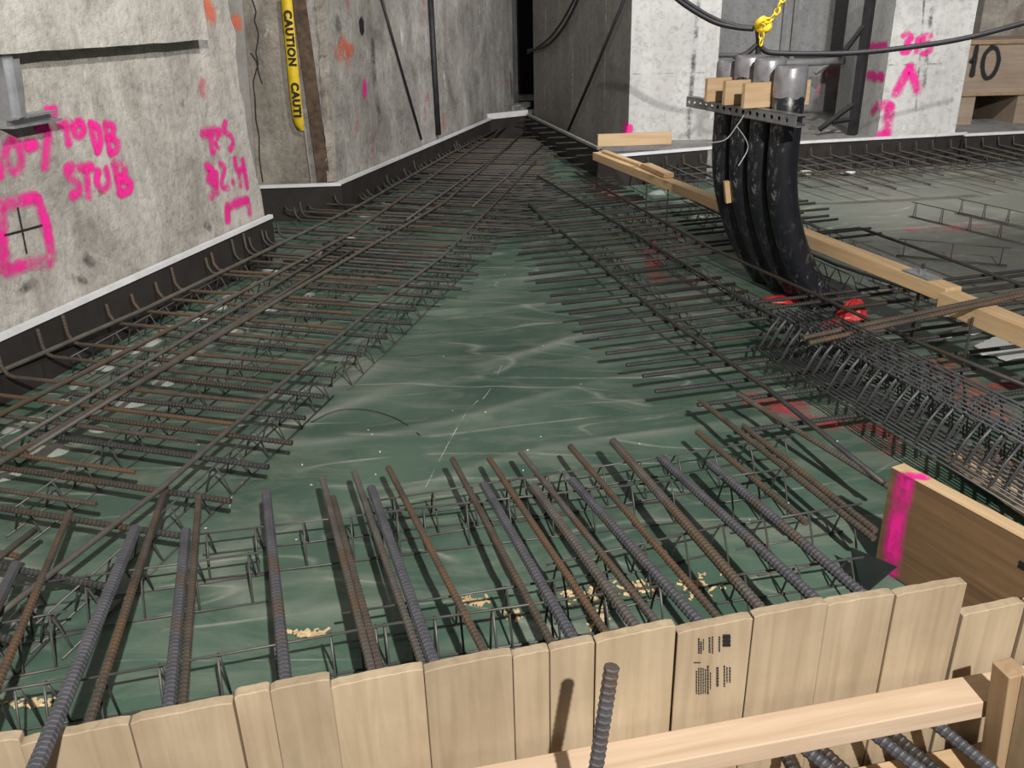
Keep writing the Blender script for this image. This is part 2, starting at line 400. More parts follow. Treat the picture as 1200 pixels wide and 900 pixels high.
# proud upper lift of concrete with a ledge
q0 = PP(0, 62, WA, WN); q1 = PP(228, 47, WA, WN)
s0, z0 = (q0 - WA).dot(WD), q0.z; s1, z1 = (q1 - WA).dot(WD), q1.z
zt = (z0 + z1) / 2
mb = MB(); jag = [wl(s_, zt + .004 * noise.noise(Vector((s_ * 9, 0, 2))), 0) for s_ in [-4.5 + (s1 + 4.5) * k / 60 for k in range(61)]]
mb.prism(jag + [wl(s1, 3.2, 0), wl(-4.5, 3.2, 0)], WN * .07)
struct('upper_lift', mb, 'old_concrete', '', '', wall_left)

# notch behind the left wall and its back face
NB = P(297, 216.5, .22); NC = P(395, 213, .22); NB.z = NC.z = 0
nd_ = (NC - NB).normalized(); nn = Vector((nd_.y, -nd_.x, 0))
def nf(s, z, off=0): return NB + nd_ * s + nn * off + Vector((0, 0, z))
def nfp(u, v):
    q = PP(u, v, NB, nn); return (q - NB).dot(nd_), q.z
NL = (NC - NB).length
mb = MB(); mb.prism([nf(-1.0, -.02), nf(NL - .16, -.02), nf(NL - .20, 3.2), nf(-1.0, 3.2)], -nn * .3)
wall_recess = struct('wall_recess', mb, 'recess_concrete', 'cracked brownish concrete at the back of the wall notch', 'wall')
# darker facing strip beside the gap, crack line and rusty vertical channel
mb = MB(); a0 = nfp(283, 0); a1 = nfp(300, 214); b0 = nfp(293, 0); b1 = nfp(312, 214)
mb.prism([nf(a1[0] - .1, a1[1], 0), nf(b1[0] - .05, b1[1], 0), nf(b0[0] - .02, b0[1] + .3, 0), nf(a0[0] - .1, a0[1] + .3, 0)], nn * .02)
struct('facing_strip', mb, 'grey_strip', '', '', wall_recess)
mb = MB(); stroke(mb, [nf(*nfp(277, 22)), nf(*nfp(278, 32))], .03, nn, 4, .024); struct('paint_mark', mb, 'spray_orange', '', '', wall_recess)
for pts in ([(296, 0), (301, 14), (298, 24), (304, 40), (300, 62), (303, 75), (298, 95), (299, 115), (301, 140), (304, 160), (305, 185), (309, 213)],
            [(294, 62), (300, 72), (304, 85), (308, 98)]):
    mb = MB(); stroke(mb, [nf(*nfp(u + random.uniform(-1, 1), v)) for u, v in pts], .0028, nn, 2, .004); struct('crack', mb, 'spray_black', '', '', wall_recess)
mb = MB()
o0 = nfp(356, 0); o1 = nfp(374, 212); p0 = nfp(371, 0); p1 = nfp(389, 212)
mb.prism([nf(o1[0], -.02), nf(p1[0], -.02), nf(p0[0] - .1, p0[1] * 2.2), nf(o0[0] - .1, o0[1] * 2.2)], nn * .012)
struct('rusty_channel', mb, 'rust_channel', '', '', wall_recess)
mb = MB(); vs = []
for k in range(34):                                       # ragged broken concrete edge beside the channel
    v = 212 - k * 8.2; u = 389 - (212 - v) * .067
    aa = nfp(u - 3 - 3 * random.random(), v); bb = nfp(u + 6, v)
    vs += [nf(aa[0], aa[1], .005 + .03 * random.random()), nf(bb[0], bb[1], .0)]
mb.add(vs, [(2 * k, 2 * k + 1, 2 * k + 3, 2 * k + 2) for k in range(33)])
struct('broken_edge', mb, 'recess_concrete', '', '', wall_recess)
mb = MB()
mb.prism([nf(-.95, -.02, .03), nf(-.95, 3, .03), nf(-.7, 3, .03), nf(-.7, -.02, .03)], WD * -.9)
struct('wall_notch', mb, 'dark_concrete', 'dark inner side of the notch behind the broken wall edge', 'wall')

# rear left wall
RA_ = NC.copy(); RB_ = P(572, 136.5, .22); RB_.z = 0; RB_ = RA_ + (RB_ - RA_).normalized() * 4.5
rd_ = (RB_ - RA_).normalized(); rn = Vector((rd_.y, -rd_.x, 0)); RL = (RB_ - RA_).length
mb = MB(); mb.prism([RA_ + Vector((0, 0, -.02)), RB_ + Vector((0, 0, -.02)), RB_ + Vector((0, 0, 3.2)), RA_ - rd_ * .06 + Vector((0, 0, 3.2))], -rn * .5)
wall_rear = struct('wall_left_rear', mb, 'rear_concrete', 'long stained concrete wall with pink and orange paint marks', 'wall')
def rp(u, v): return PP(u, v, RA_, rn)
for pts, hw, mt, nm in (
    ([(400, 50), (408, 72)], .05, 'spray_orange', 'paint_mark'), ([(394, 62), (412, 58)], .04, 'spray_orange', 'paint_mark'),
    ([(427, 95), (427, 112)], .022, 'spray_pink', 'paint_mark'), ([(416, 125), (418, 150)], .03, 'spray_faint', 'paint_mark'),
    ([(434, 155), (436, 184)], .035, 'spray_faint', 'paint_mark'), ([(405, 0), (408, 10)], .03, 'spray_faint', 'paint_mark'),
    ([(494, 0), (497, 40)], .05, 'spray_faint', 'paint_mark'), ([(500, 115), (498, 135)], .05, 'spray_faint', 'paint_mark'),
    ([(521, 138), (519, 150)], .05, 'spray_faint', 'paint_mark'), ([(594, 96), (594, 100)], .05, 'spray_faint', 'paint_mark'),
    ([(436, 48), (438, 85), (441, 115), (445, 140)], .03, 'drip_dark', 'drip_stain'), ([(459, 48), (458, 62)], .02, 'drip_dark', 'drip_stain'),
    ([(560, 0), (562, 35), (566, 70)], .05, 'drip_white', 'drip_stain'), ([(468, 5), (470, 35), (472, 60)], .03, 'drip_white', 'drip_stain'), ([(470, 75), (473, 112)], .03, 'drip_white', 'drip_stain'),
    ([(428, 60), (428, 68)], .035, 'drip_white', 'drip_stain'), ([(423, 25), (424, 36)], .028, 'spray_black', 'bolt_hole'),
    ([(396, 20), (397, 45)], .03, 'drip_dark', 'drip_stain'), ([(520, 85), (523, 118)], .03, 'drip_white', 'drip_stain')):
    mb = MB(); stroke(mb, [rp(u, v) for u, v in pts], hw, rn); struct(nm, mb, mt, '', '', wall_rear)
mb = MB(); mb.tube([rp(501, -10) + rn * .02, rp(506, 80) + rn * .02, rp(511, 158) + rn * .02], .022, 8)
tag(link('wall_conduit', mb.mesh('wall_conduit', 'black_steel', True)), 'thin dark vertical conduit fixed to the stained rear wall', 'pipe')
mb = MB(); mb.tube([rp(444, -5) + rn * .012, rp(468, 80) + rn * .012, rp(492, 163) + rn * .012], .009, 6)
tag(link('wall_cable', mb.mesh('wall_cable', 'cable', True)), 'thin cable slanting down the stained rear wall', 'cable')

# far slot: end panel coloured near black in place of deep shade
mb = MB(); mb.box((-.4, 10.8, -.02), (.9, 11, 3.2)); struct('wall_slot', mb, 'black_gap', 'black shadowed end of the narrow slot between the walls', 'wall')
mb = MB(); mb.box((.02, 9.0, .0), (1.2, 10.8, .2)); struct('floor_slot', mb, 'ledge_concrete', 'grey concrete sill inside the narrow slot', 'floor')

# middle wall, column, right hand piers
MA = P(626, 131, .22); MBp = P(736, 162, .22); MA.z = MBp.z = 0
md = (MBp - MA).normalized(); mn = Vector((md.y, -md.x, 0))
if mn.x > 0: mn = -mn
colw = Vector((.64, -.04, 0))
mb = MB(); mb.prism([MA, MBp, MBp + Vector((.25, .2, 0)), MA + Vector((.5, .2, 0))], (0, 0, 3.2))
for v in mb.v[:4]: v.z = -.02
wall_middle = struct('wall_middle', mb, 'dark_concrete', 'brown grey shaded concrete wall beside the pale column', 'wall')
def mp(u, v): return PP(u, v, MA, mn)
for u0, u1 in ((640, 639), (672, 671), (711, 708)):
    mb = MB(); stroke(mb, [mp(u0, -5), mp((u0 + u1) / 2, 60), mp(u1, 128)], .008, mn, 6); struct('form_seam', mb, 'drip_white', '', '', wall_middle)
mb = MB(); stroke(mb, [mp(733, 146), mp(733, 157)], .03, mn); struct('paint_mark', mb, 'spray_pink', '', '', wall_middle)
mb = MB(); c0 = MBp; c1 = MBp + colw
mb.prism([c0, c1, c1 + Vector((.1, 1.2, 0)), c0 + Vector((.05, 1.2, 0))], (0, 0, 3.2))
for v in mb.v[:4]: v.z = -.02
wall_column = struct('wall_column', mb, 'pale_concrete', 'pale smooth concrete column with a form seam', 'column')
cn = Vector((colw.y, -colw.x, 0)).normalized()
def cp(u, v): return PP(u, v, MBp, cn)
for pts, hw in (([(741, 87), (780, 86), (834, 85)], .004), ([(819, 0), (812, 80), (806, 165)], .014)):
    mb = MB(); stroke(mb, [cp(u, v) for u, v in pts], hw, cn); struct('form_seam', mb, 'drip_dark', '', '', wall_column)
mb = MB(); stroke(mb, [cp(738, 148), cp(737, 158)], .02, cn); struct('paint_mark', mb, 'spray_pink', '', '', wall_column)

PY0 = 6.56
pl = P(1028, 158, .22).x; pr = P(1124, 157, .22).x
mb = MB(); mb.box((pl, PY0, -.02), (pr, PY0 + .9, 3.2)); wall_pier = struct('wall_pier', mb, 'pale_concrete', 'pale concrete pier with pink numbers and an arrow sprayed on it', 'pier')
pn = Vector((0, -1, 0))
def k2(c): return (1000 + c[0] / 5.295, c[1] / 5.295)
def pp_(u, v): return PY(u, v, PY0)
PINK = ([(305, 225), (335, 208), (358, 235), (330, 265), (352, 295), (332, 325), (300, 325)], [(400, 235), (390, 325)],
        [(485, 222), (432, 226), (427, 262), (475, 272), (473, 315), (425, 335)], [(260, 590), (350, 410), (400, 565)], [(180, 655), (228, 655), (205, 840), (158, 846)])
for k, pts in enumerate(PINK):
    mb = MB()
    if k >= 3:
        for a_, b_ in zip(pts[:-1], pts[1:]): stroke(mb, [pp_(*k2(a_)), pp_(*k2(b_))], .032 if k == 4 else .028, pn)
    else: stroke(mb, [pp_(*k2(c)) for c in pts], .017, pn)
    struct(('painted_three', 'painted_one', 'painted_five', 'painted_arrow', 'painted_bracket')[k], mb, 'spray_pink', '', '', wall_pier)
for pts, hw in (([(1073, 130), (1083, 0)], .006), ([(1080, 120), (1093, 0)], .012), ([(1042, 76), (1130, 74)], .004)):
    mb = MB(); stroke(mb, [pp_(u, v) for u, v in pts], hw, pn); struct('form_seam', mb, 'drip_dark', '', '', wall_pier)
def px_(u, v): return PP(u, v, Vector((pl, 0, 0)), Vector((1, 0, 0)))
for a_, b_ in (((105, 290), (205, 290)), ((90, 468), (185, 478)), ((150, 650), (120, 700))):
    mb = MB(); stroke(mb, [px_(*k2(a_)), px_(*k2(b_))], .03, Vector((-1, 0, 0))); struct('paint_mark', mb, 'spray_pink', '', '', wall_pier)
# recess behind the conduits
BY = 8.3
mb = MB(); mb.box((1.2, BY, -.02), (6.5, BY + .2, 3.2)); wall_back = struct('wall_back', mb, 'grey_concrete', 'plain grey back wall behind the piers', 'wall')
def bp(u, v): return PY(u, v, BY)
mb = MB()
for u0 in (921, 933):
    q = bp(u0, 0); mb.box((q.x - .02, BY - .04, .2), (q.x + .02, BY, 3))
struct('joint_trim', mb, 'scaffold_grey', '', '', wall_back)
for pts in ([(1008, 92), (972, 86), (963, 106), (1003, 115)],):
    for a_, b_ in zip(pts[:-1], pts[1:]):
        mb = MB(); stroke(mb, [bp(*a_), bp(*b_)], .05, pn); struct('paint_mark', mb, 'spray_faint', '', '', wall_back)
# concrete ledge behind the white strip on the right
L0 = P(701, 183, .22); L1 = P(960, 164.5, .22); L2 = P(1133, 155, .22); L3 = P(1420, 143, .22)
mb = poly_xy([(L0.x, L0.y + .05), (L1.x, L1.y + .05), (L2.x, L2.y + .08), (L3.x, L3.y + .08), (6.4, L3.y + .2), (6.4, BY), (1.2, BY), (.75, 6.9)], -.02, .2)
struct('floor_ledge', mb, 'ledge_concrete', 'dusty concrete ledge behind the white edge strip', 'floor')
mb = MB(); mb.box((6.2, 3, -.02), (6.4, BY, 3.2)); struct('wall_right', mb, 'grey_concrete', 'grey concrete wall closing the right side of the site', 'wall')

# liner (upstand) and white strip along every wall
def upstand(n, pts, strip='white_strip', label='black liner upstand along the wall', ends=None, wd=.018):
    for a_, b_ in zip(pts[:-1], pts[1:]):
        a_ = Vector((a_[0], a_[1], 0)); b_ = Vector((b_[0], b_[1], 0)); d = (b_ - a_).normalized(); nrm = Vector((d.y, -d.x, 0))
        if nrm.dot(CAM.xy.to_3d() - a_) < 0: nrm = -nrm
        mb = MB(); mb.prism([a_ + Vector((0, 0, -.02)), b_ + Vector((0, 0, -.02)), b_ + Vector((0, 0, .206)), a_ + Vector((0, 0, .206))], -nrm * .03)
        struct('baseboard_' + n, mb, 'liner', label, 'liner')
        if strip:
            mb = MB(); mb.prism([a_ + nrm * .008 + Vector((0, 0, .204)), b_ + nrm * .008 + Vector((0, 0, .204)), b_ + nrm * .008 + Vector((0, 0, .204 + wd)), a_ + nrm * .008 + Vector((0, 0, .204 + wd))], -nrm * .024)
            struct('trim_' + n, mb, strip, label.replace('black liner upstand', 'thin white edge strip' if strip == 'white_strip' else 'thin grey edge strip'), 'trim')
upstand('left', [tuple(wl(-3.2, 0, .034).xy), tuple(wl(edge[0][0] + .01, 0, .034).xy)], label='black liner upstand along the wall with pink writing')
upstand('notch', [tuple(nf(-.6, 0, .034).xy), tuple((NC + nn * .034 + rn * .03).xy)], label='black liner upstand across the wall notch')
q = [P(395, 213, .22), P(512, 164, .22), P(572, 138.5, .22)]
upstand('rear', [tuple((v + rn * .02).xy) for v in q], label='black liner upstand along the stained rear wall')
upstand('end', [tuple(P(571, 138, .22).xy), tuple(P(618, 133, .22).xy)], label='black liner upstand across the far end', wd=.05)
upstand('middle', [tuple(P(618, 133.5, .22).xy), tuple(P(701, 173, .22).xy)], 'grey_strip', 'black liner upstand along the brown shaded wall')
upstand('back', [tuple(P(701, 183, .22).xy), tuple(P(835, 172, .22).xy)], label='black liner upstand below the pale column')
upstand('pier', [tuple(P(835, 172, .22).xy), tuple(P(960, 164.5, .22).xy), tuple(P(1096, 157.5, .22).xy)], label='black liner upstand below the pier')
upstand('right', [tuple(P(1097, 157.5, .22).xy), tuple(P(1133, 155, .22).xy)], label='short black liner upstand at the pier corner')
upstand('far_right', [tuple(P(1131, 157, .22).xy), tuple(P(1420, 143, .22).xy)], label='black liner upstand below the crate')

# ------------------------------------------------------------------ writing on the left wall
def k1(c): return PP(c[0] / 3.75, 110 + c[1] / 3.75, WA, WN)
G = [('inch_mark', [[(207, 62), (205, 95)], [(236, 60), (240, 92)]], .014),
     ('painted_one', [[(-6, 290), (0, 365)]], .016),
     ('painted_zero', [[(48, 205), (22, 245), (28, 310), (65, 338), (90, 290), (78, 222), (50, 203)]], .016),
     ('painted_dash', [[(112, 230), (155, 220)]], .017),
     ('painted_seven', [[(160, 152), (212, 148)], [(210, 150), (207, 235), (196, 325)]], .017),
     ('painted_t', [[(256, 140), (312, 126)], [(285, 135), (300, 222)]], .015),
     ('painted_o', [[(342, 124), (320, 155), (335, 186), (366, 165), (358, 130), (338, 122)]], .013),
     ('painted_d', [[(394, 128), (408, 190), (425, 256)], [(396, 130), (430, 152), (440, 205), (426, 256)]], .014),
     ('painted_b', [[(459, 130), (470, 195), (482, 262)], [(460, 130), (496, 142), (490, 182), (468, 196)], [(468, 196), (514, 208), (512, 245), (482, 264)]], .013),
     ('painted_s', [[(325, 322), (292, 332), (303, 365), (338, 392), (345, 428), (312, 450)]], .016),
     ('painted_t', [[(345, 326), (406, 320)], [(374, 325), (388, 456)]], .016),
     ('painted_u', [[(430, 335), (424, 390), (450, 420), (476, 388), (464, 325)]], .014),
     ('painted_b', [[(498, 304), (512, 370), (526, 440)], [(500, 305), (542, 316), (540, 358), (512, 374)], [(512, 374), (566, 386), (565, 420), (526, 442)]], .016),
     ('painted_box', [[(2, 495), (85, 470), (160, 456)], [(160, 458), (190, 540), (210, 640), (226, 735)], [(226, 735), (150, 742), (90, 755), (20, 785)], [(24, 780), (12, 690), (4, 590), (2, 495)]], .020),
     ('painted_t', [[(884, 176), (925, 168), (968, 168)], [(922, 172), (936, 258)]], .019),
     ('painted_o', [[(958, 190), (945, 215), (962, 240)]], .010),
     ('painted_s', [[(990, 122), (982, 160), (1016, 188), (1022, 222), (1008, 245)]], .014),
     ('painted_three', [[(903, 318), (932, 338), (915, 372), (945, 402), (925, 455)]], .019),
     ('painted_one', [[(948, 345), (955, 440)]], .014),
     ('painted_two', [[(962, 305), (985, 325), (972, 400), (1004, 415)]], .014),
     ('painted_dot', [[(1018, 380), (1024, 392)]], .012),
     ('painted_four', [[(1030, 278), (1040, 335), (1072, 325)], [(1064, 285), (1086, 412)], [(1050, 340), (1056, 405)]], .014),
     ('painted_corner', [[(1000, 560), (997, 492)], [(995, 494), (1085, 466)], [(1085, 466), (1098, 525)]], .020)]
for nm, strokes, hw in G:
    mb = MB()
    for pts in strokes: stroke(mb, [k1(c) for c in pts], hw, WN)
    struct(nm, mb, 'spray_pink', '', '', wall_left)
mb = MB(); stroke(mb, [k1((75, 500)), k1((115, 700))], .003, WN); stroke(mb, [k1((18, 622)), k1((182, 578))], .003, WN)
struct('cross_mark', mb, 'spray_black', '', '', wall_left)
for pts, hw, mt in (([(187, 60), (190, 85)], .018, 'drip_white'), ([(191, 88), (197, 118)], .022, 'drip_white'), ([(118, 68), (122, 98)], .02, 'drip_white'), ([(80, 90), (84, 118)], .02, 'drip_white'),
                    ([(22, 225), (30, 208)], .03, 'drip_white'), ([(242, 0), (248, 22)], .035, 'spray_orange'), ([(240, 96), (236, 110)], .03, 'spray_faint'),
                    ([(212, 105), (214, 120)], .02, 'drip_dark'), ([(100, 300), (108, 306)], .02, 'drip_dark'), ([(78, 322), (100, 330)], .012, 'drip_dark'), ([(240, 262), (246, 268)], .014, 'drip_dark'),
                    ([(110, 228), (118, 226)], .016, 'drip_dark'), ([(10, 340), (40, 332)], .018, 'drip_dark')):
    mb = MB(); stroke(mb, [PP(u, v, WA, WN) for u, v in pts], hw, WN); struct('stain', mb, mt, '', '', wall_left)

# strut bracket on the left wall
t = thing('strut_bracket', 'galvanised steel strut bracket fixed to the wall above the pink writing', 'bracket', tuple(PP(5, 150, WA, WN)))
def bracket_part(name, pts, off):
    mb = MB(); mb.prism([PP(u, v, WA, WN) + WN * .004 - t.location for u, v in pts], WN * off); return link(name, mb.mesh(name, 'galvanised'), t)
bracket_part('upright', [(-30, -20), (-16, -20), (10, 140), (-2, 142)], .05)
bracket_part('flange', [(-8, 70), (0, 69), (8, 136), (3, 138)], .07)
arm = bracket_part('arm', [(-4, 139), (48, 130), (50, 139), (-2, 150)], .03)
bracket_part('arm_lip', [(-4, 138), (48, 129), (49, 131.5), (-3, 141)], .06)
bracket_part('arm_lip', [(-2, 148), (54, 138), (55, 141), (-2, 151)], .06)

# caution tape
ty0 = nf(*nfp(337, -6)) + nn * .05; ty1 = nf(*nfp(351, 138)) + nn * .05; ty2 = nf(*nfp(356, 152)) + nn * .04
mb = MB(); pts = smooth_line([ty0, ty0.lerp(ty1, .5) + nn * .01, ty1, ty2], 8); vs = []; fs = []
for k, p in enumerate(pts):
    wv = .030 if k < 16 else .030 * max(.35, 1 - (k - 16) / 9)
    tw = .25 * math.sin(k * .5)
    vs += [p - nd_ * wv - nn * .01 * tw, p + nd_ * wv + nn * .01 * tw]
fs = [(2 * k, 2 * k + 1, 2 * k + 3, 2 * k + 2) for k in range(len(pts) - 1)]
mb.add(vs, fs); me = mb.mesh('caution_tape', 'yellow', True)
tape = tag(link('caution_tape', me), 'yellow barrier tape lettered CAUTION hanging in the wall notch', 'tape')
so = tape.modifiers.new('thickness', 'SOLIDIFY'); so.thickness = .001
def text_mesh(body, size, name, mat, bold=.0):
    cu = bpy.data.curves.new(name, 'FONT'); cu.body = body; cu.size = size; cu.align_x = 'CENTER'; cu.align_y = 'CENTER'; cu.offset = bold; cu.space_character = 1.15; cu.extrude = .0008
    ob = bpy.data.objects.new(name, cu); C.objects.link(ob); dg = bpy.context.evaluated_depsgraph_get(); dg.update()
    me = bpy.data.meshes.new_from_object(ob.evaluated_get(dg)); bpy.data.objects.remove(ob); me.materials.clear(); me.materials.append(MT[mat]); return me
tdir = (ty1 - ty0).normalized()
for f0, body in ((.34, 'CAUTION'), (.84, 'CAUTI')):
    me = text_mesh(body, .058, 'lettering', 'ink', .0028)
    xa = tdir; za = nn; ya = za.cross(xa).normalized(); za = xa.cross(ya)
    o = link('lettering', me, tape); p = ty0.lerp(ty1, f0) + nn * .014
    o.matrix_world = Matrix(((xa.x, ya.x, za.x, p.x), (xa.y, ya.y, za.y, p.y), (xa.z, ya.z, za.z, p.z), (0, 0, 0, 1)))

# ------------------------------------------------------------------ rebar
def rib_line(p0, p1, r, pitch=.0115, hi=1.07):
    p0 = Vector(p0); p1 = Vector(p1); ln = (p1 - p0).length; n = max(1, int(ln / pitch)); d = (p1 - p0) / ln; pp = ln / n
    pts = []; rs = []
    for i in range(n):
        for f, k in ((0, .96), (.45, .96), (.60, hi), (.85, hi)):
            pts.append(p0 + d * (i + f) * pp); rs.append(r * k)
    pts.append(p1); rs.append(r * .96); return pts, rs
def bar(name, pts, r, mat, label, group, ribs=False, sides=7, hi=1.07):
    mb = MB(); pts = [Vector(p) for p in pts]; base = pts[0].copy()
    pts = [p - base for p in pts]
    if ribs:
        all_p, all_r = [], []
        for a_, b_ in zip(pts[:-1], pts[1:]):
            q, rr = rib_line(a_, b_, r, .0115, hi); all_p += q[(1 if all_p else 0):]; all_r += rr[(1 if all_r else 0):]
        mb.tube(all_p, all_r, 8)
    else: mb.tube(pts, r, sides)
    o = link(name, mb.mesh(name, mat, not ribs), loc=base)
    return tag(o, label, 'rebar', group)

def wire_bolster(name, p0, p1, h, bw, pitch, label, group, mat='wire', r=.0026, lean=0, zbase=None):
    p0 = Vector(p0); p1 = Vector(p1); d = p1 - p0; ln = d.xy.length; ang = math.atan2(d.y, d.x)
    t = thing(name, label, 'bar support', p0, ang, group); dz = (p1.z - p0.z)
    def w_(nm, pts, rr=r, sides=6):
        mb = MB(); mb.tube(pts, rr, sides); link(nm, mb.mesh(nm, mat, True), t)
    w_('top_wire', [(0, lean, h), (ln, lean, h + dz)])
    for s in (-1, 1): w_('runner_wire', [(0, s * bw / 2, r), (ln, s * bw / 2, r + dz)])
    mb = MB(); mb.tube([(0, -bw / 2, r), (0, -bw / 2 * .55 + lean * .6, h * .62), (0, lean - .006, h - .002), (0, lean + .006, h - .002), (0, bw / 2 * .55 + lean * .6, h * .62), (0, bw / 2, r)], r * .95, 5)
    leg = mb.mesh('leg', mat, True); n = max(2, int(ln / pitch))
    for k in range(n + 1):
        x = .03 + (ln - .06) * k / n
        link('leg', leg, t, (x, 0, dz * x / ln))
    return t

# --- mat beside the left wall
D77 = Vector((math.cos(math.radians(76.6)), math.sin(math.radians(76.6)), 0))
TD = Vector((math.cos(math.radians(-17.3)), math.sin(math.radians(-17.3)), 0))
ZT, ZL = .092, .113
longs = [((-1.66, 2.56), (-1.42, 3.18), (-.87, 5.01), (-.45, 6.87), (-.08, 8.3)), ((-1.48, 2.23), (-1.17, 3.13), (-.81, 4.31), (-.3, 7.0), (.0, 8.4)),
         ((-1.32, 1.95), (-1.11, 2.59), (-.84, 3.51), (-.37, 5.04), (.2, 8.2)), ((-.98, 1.37), (-.85, 1.79), (-.71, 2.39), (-.52, 3.12), (-.30, 3.85), (.22, 6.42))]
for k, pts in enumerate(longs):
    pts = [Vector((x, y, ZL)) for x, y in pts]
    d = (pts[0] - pts[1]).normalized(); pts = [pts[0] + d * (.95 if k < 3 else .1)] + pts
    if k == 2: pts[0] = pts[1] + d * .42
    if k < 2: pts[0] = pts[1] + d * .75
    bar('long_rebar', pts, .0085 if k < 3 else .007, 'bar_grey', 'long grey brown rebar running the length of the mat beside the writing wall', 'long bars of the mat beside the writing wall')
for a_, b_ in ((((-1.13, 1.36)), (-1.07, 1.62)), ((-1.36, 2.02), (-.80, 4.15)), ((-1.28, 2.0), (-.74, 4.0)), ((-.55, 4.6), (.05, 7.3)), ((-.20, 4.9), (.30, 7.2))):
    bar('lap_rebar', [(*a_, ZL), (*b_, ZL)], .007, 'bar_grey', 'brownish lapped rebar laid close beside the long bars', 'lapped bars of the mat beside the writing wall')
def wall_x(y): return WA.x + (y - WA.y) * WD.x / WD.y
ends = [(-1.06, 1.12), (-.95, 1.28), (-.836, 1.433), (-.741, 1.61), (-.677, 1.755), (-.628, 1.918), (-.597, 2.048), (-.594, 2.201), (-.569, 2.347), (-.561, 2.504), (-.51, 2.684)]
y = 2.84
while y < 7.7:
    xe = -.6 + .27 * (y - 2.05) + random.uniform(-.07, .06)
    if y > 3.4 and random.random() < .22: xe += random.uniform(.1, .3)
    xm = MA.x + (MA.y - y) * (MBp.x - MA.x) / (MA.y - MBp.y)
    ends.append((min(xe, .30 if y < 6 else .28), y)); y += (.148 if y < 3.2 else .098) + random.uniform(-.015, .015)
for k, (x, y) in enumerate(ends):
    near = y < 3.4
    ta = math.radians(-17.3 + random.uniform(-1.6, 1.6)); td = Vector((math.cos(ta), math.sin(ta), 0))
    e = Vector((x, y, ZT)); ln = random.uniform(.72, .82) if near else random.uniform(.75, 1.0)
    s = e - td * ln
    wx = wall_x(s.y) + .10
    if s.x < wx: s = e - td * ((x - wx) / td.x)
    s.z = ZT + random.uniform(-.004, .004)
    bar('cross_rebar', [s, e], .0072, 'bar_dark' if near else 'bar_far', *[('dark ribbed rebar laid across the mat with its end over the bare green membrane', 'cross bars of the mat beside the writing wall'), ('dark rebar laid across the mat level with the notch in the wall', 'cross bars of the mat beside the notch'), ('dark rebar laid across the crowded mat along the stained rear wall', 'cross bars of the mat beside the rear wall')][0 if y < 3.3 else 1 if y < 4.9 else 2], near, hi=1.13)
    # hooked bar from the wall, lapped beside it
    if y > 1.35 or True:
        st = e - td * .03 + Vector((-td.y, td.x, 0)) * random.uniform(.035, .075)
        # find the wall on this line
        L_ = (st.x - (wall_x(st.y) + (.058 if st.y < 4.8 else .085))) / (td.x + abs(td.y) * .265)
        w0 = st - td * L_
        if 4.35 < w0.y < 5.2: w0 = w0 - td * random.uniform(.05, .3)
        e2 = w0 + td * random.uniform(.80, .92)
        if near: e2 = w0 + td * random.uniform(.78, .95)
        hk = .085 + random.uniform(-.02, .02)
        z = ZT + .004
        w0.z = e2.z = z
        if y > 4.4: hk = random.uniform(.03, .08) if random.random() < .35 else .008
        if y > 6.2: e2 = w0 + td * min(.85, max(.25, (MA.x + (MA.y - e2.y) * .22 - .25 - w0.x)))
        e2.z = z
        pts = [w0 + Vector((-.012, .01, hk)), w0 + Vector((-.006, .004, .03)), w0 + td * .012 + Vector((0, 0, .006)), w0 + td * .035, e2]
        bar('hooked_rebar', pts, .0066, 'bar_brown' if near else 'bar_far', *[('rusty rebar with its end hooked up against the black liner by the writing wall', 'hooked bars along the writing wall'), ('dark rebar running out of the wall notch with a turned up end', 'hooked bars at the notch'), ('dark rebar with its end hooked up against the liner of the stained rear wall', 'hooked bars along the rear wall')][0 if w0.y < 4.35 else 1 if w0.y < 5.2 else 2], near and y > 1.3)
lab = 'low wire bar support running under the mat beside the writing wall'; grp = 'wire supports under the left mat'
for (x0, y0), (x1, y1) in (((-1.44, 2.1), (-.88, 4.4)), ((-1.20, 1.75), (-.98, 2.62)), ((-.95, 2.65), (-.60, 4.1)), ((-.93, 1.33), (-.62, 2.55)), ((-.58, 2.6), (-.20, 4.1)), ((-1.52, 2.75), (-1.15, 4.2)), ((-.7, 4.4), (-.1, 7.0)), ((-.2, 4.3), (.25, 6.3)), ((-1.02, 1.15), (-.98, 1.42))):
    wire_bolster('wire_support', (x0, y0, .004), (x1, y1, .004), ZT - .010, .075, .10, lab, grp)

# --- mat on the right, both sides of the plank
TD2 = 15.5
rl = [[(620, 239), (654, 272)], [(656, 270), (738, 340), (774, 368), (900, 456), (1035, 566)], [(630, 206), (860, 344), (950, 393), (1200, 513)],
      [(674, 202), (832, 290), (960, 347), (1064, 396), (1230, 463)], [(744, 200), (846, 252), (980, 310), (1124, 358), (1240, 397)]]
for k, pts in enumerate(rl):
    pts = [P(u, v, .112) for u, v in pts]
    bar('long_rebar', pts, .0072, 'bar_dark', 'long dark rebar running parallel to the timber plank', 'long bars of the mat beside the plank')
bar('long_rebar', [P(1010, 268, .112), P(1250, 352, .112)], .0072, 'bar_far', 'long dark rebar running parallel to the timber plank', 'long bars of the mat beside the plank')
bar('long_rebar', [P(770, 178, .112), P(850, 215, .112), P(960, 268, .112)], .0072, 'bar_far', 'long dark rebar running parallel to the timber plank', 'long bars of the mat beside the plank')
e2 = [(.40, 1.60), (.47, 1.90), (.60, 2.06), (.534, 2.225), (.431, 2.34), (.409, 2.445), (.372, 2.552), (.318, 2.66), (.304, 2.782), (.256, 2.845), (.254, 2.962), (.225, 3.08), (.203, 3.193), (.165, 3.305), (.112, 3.462), (.087, 3.615)]
e2 = e2[2:]
y = 3.74
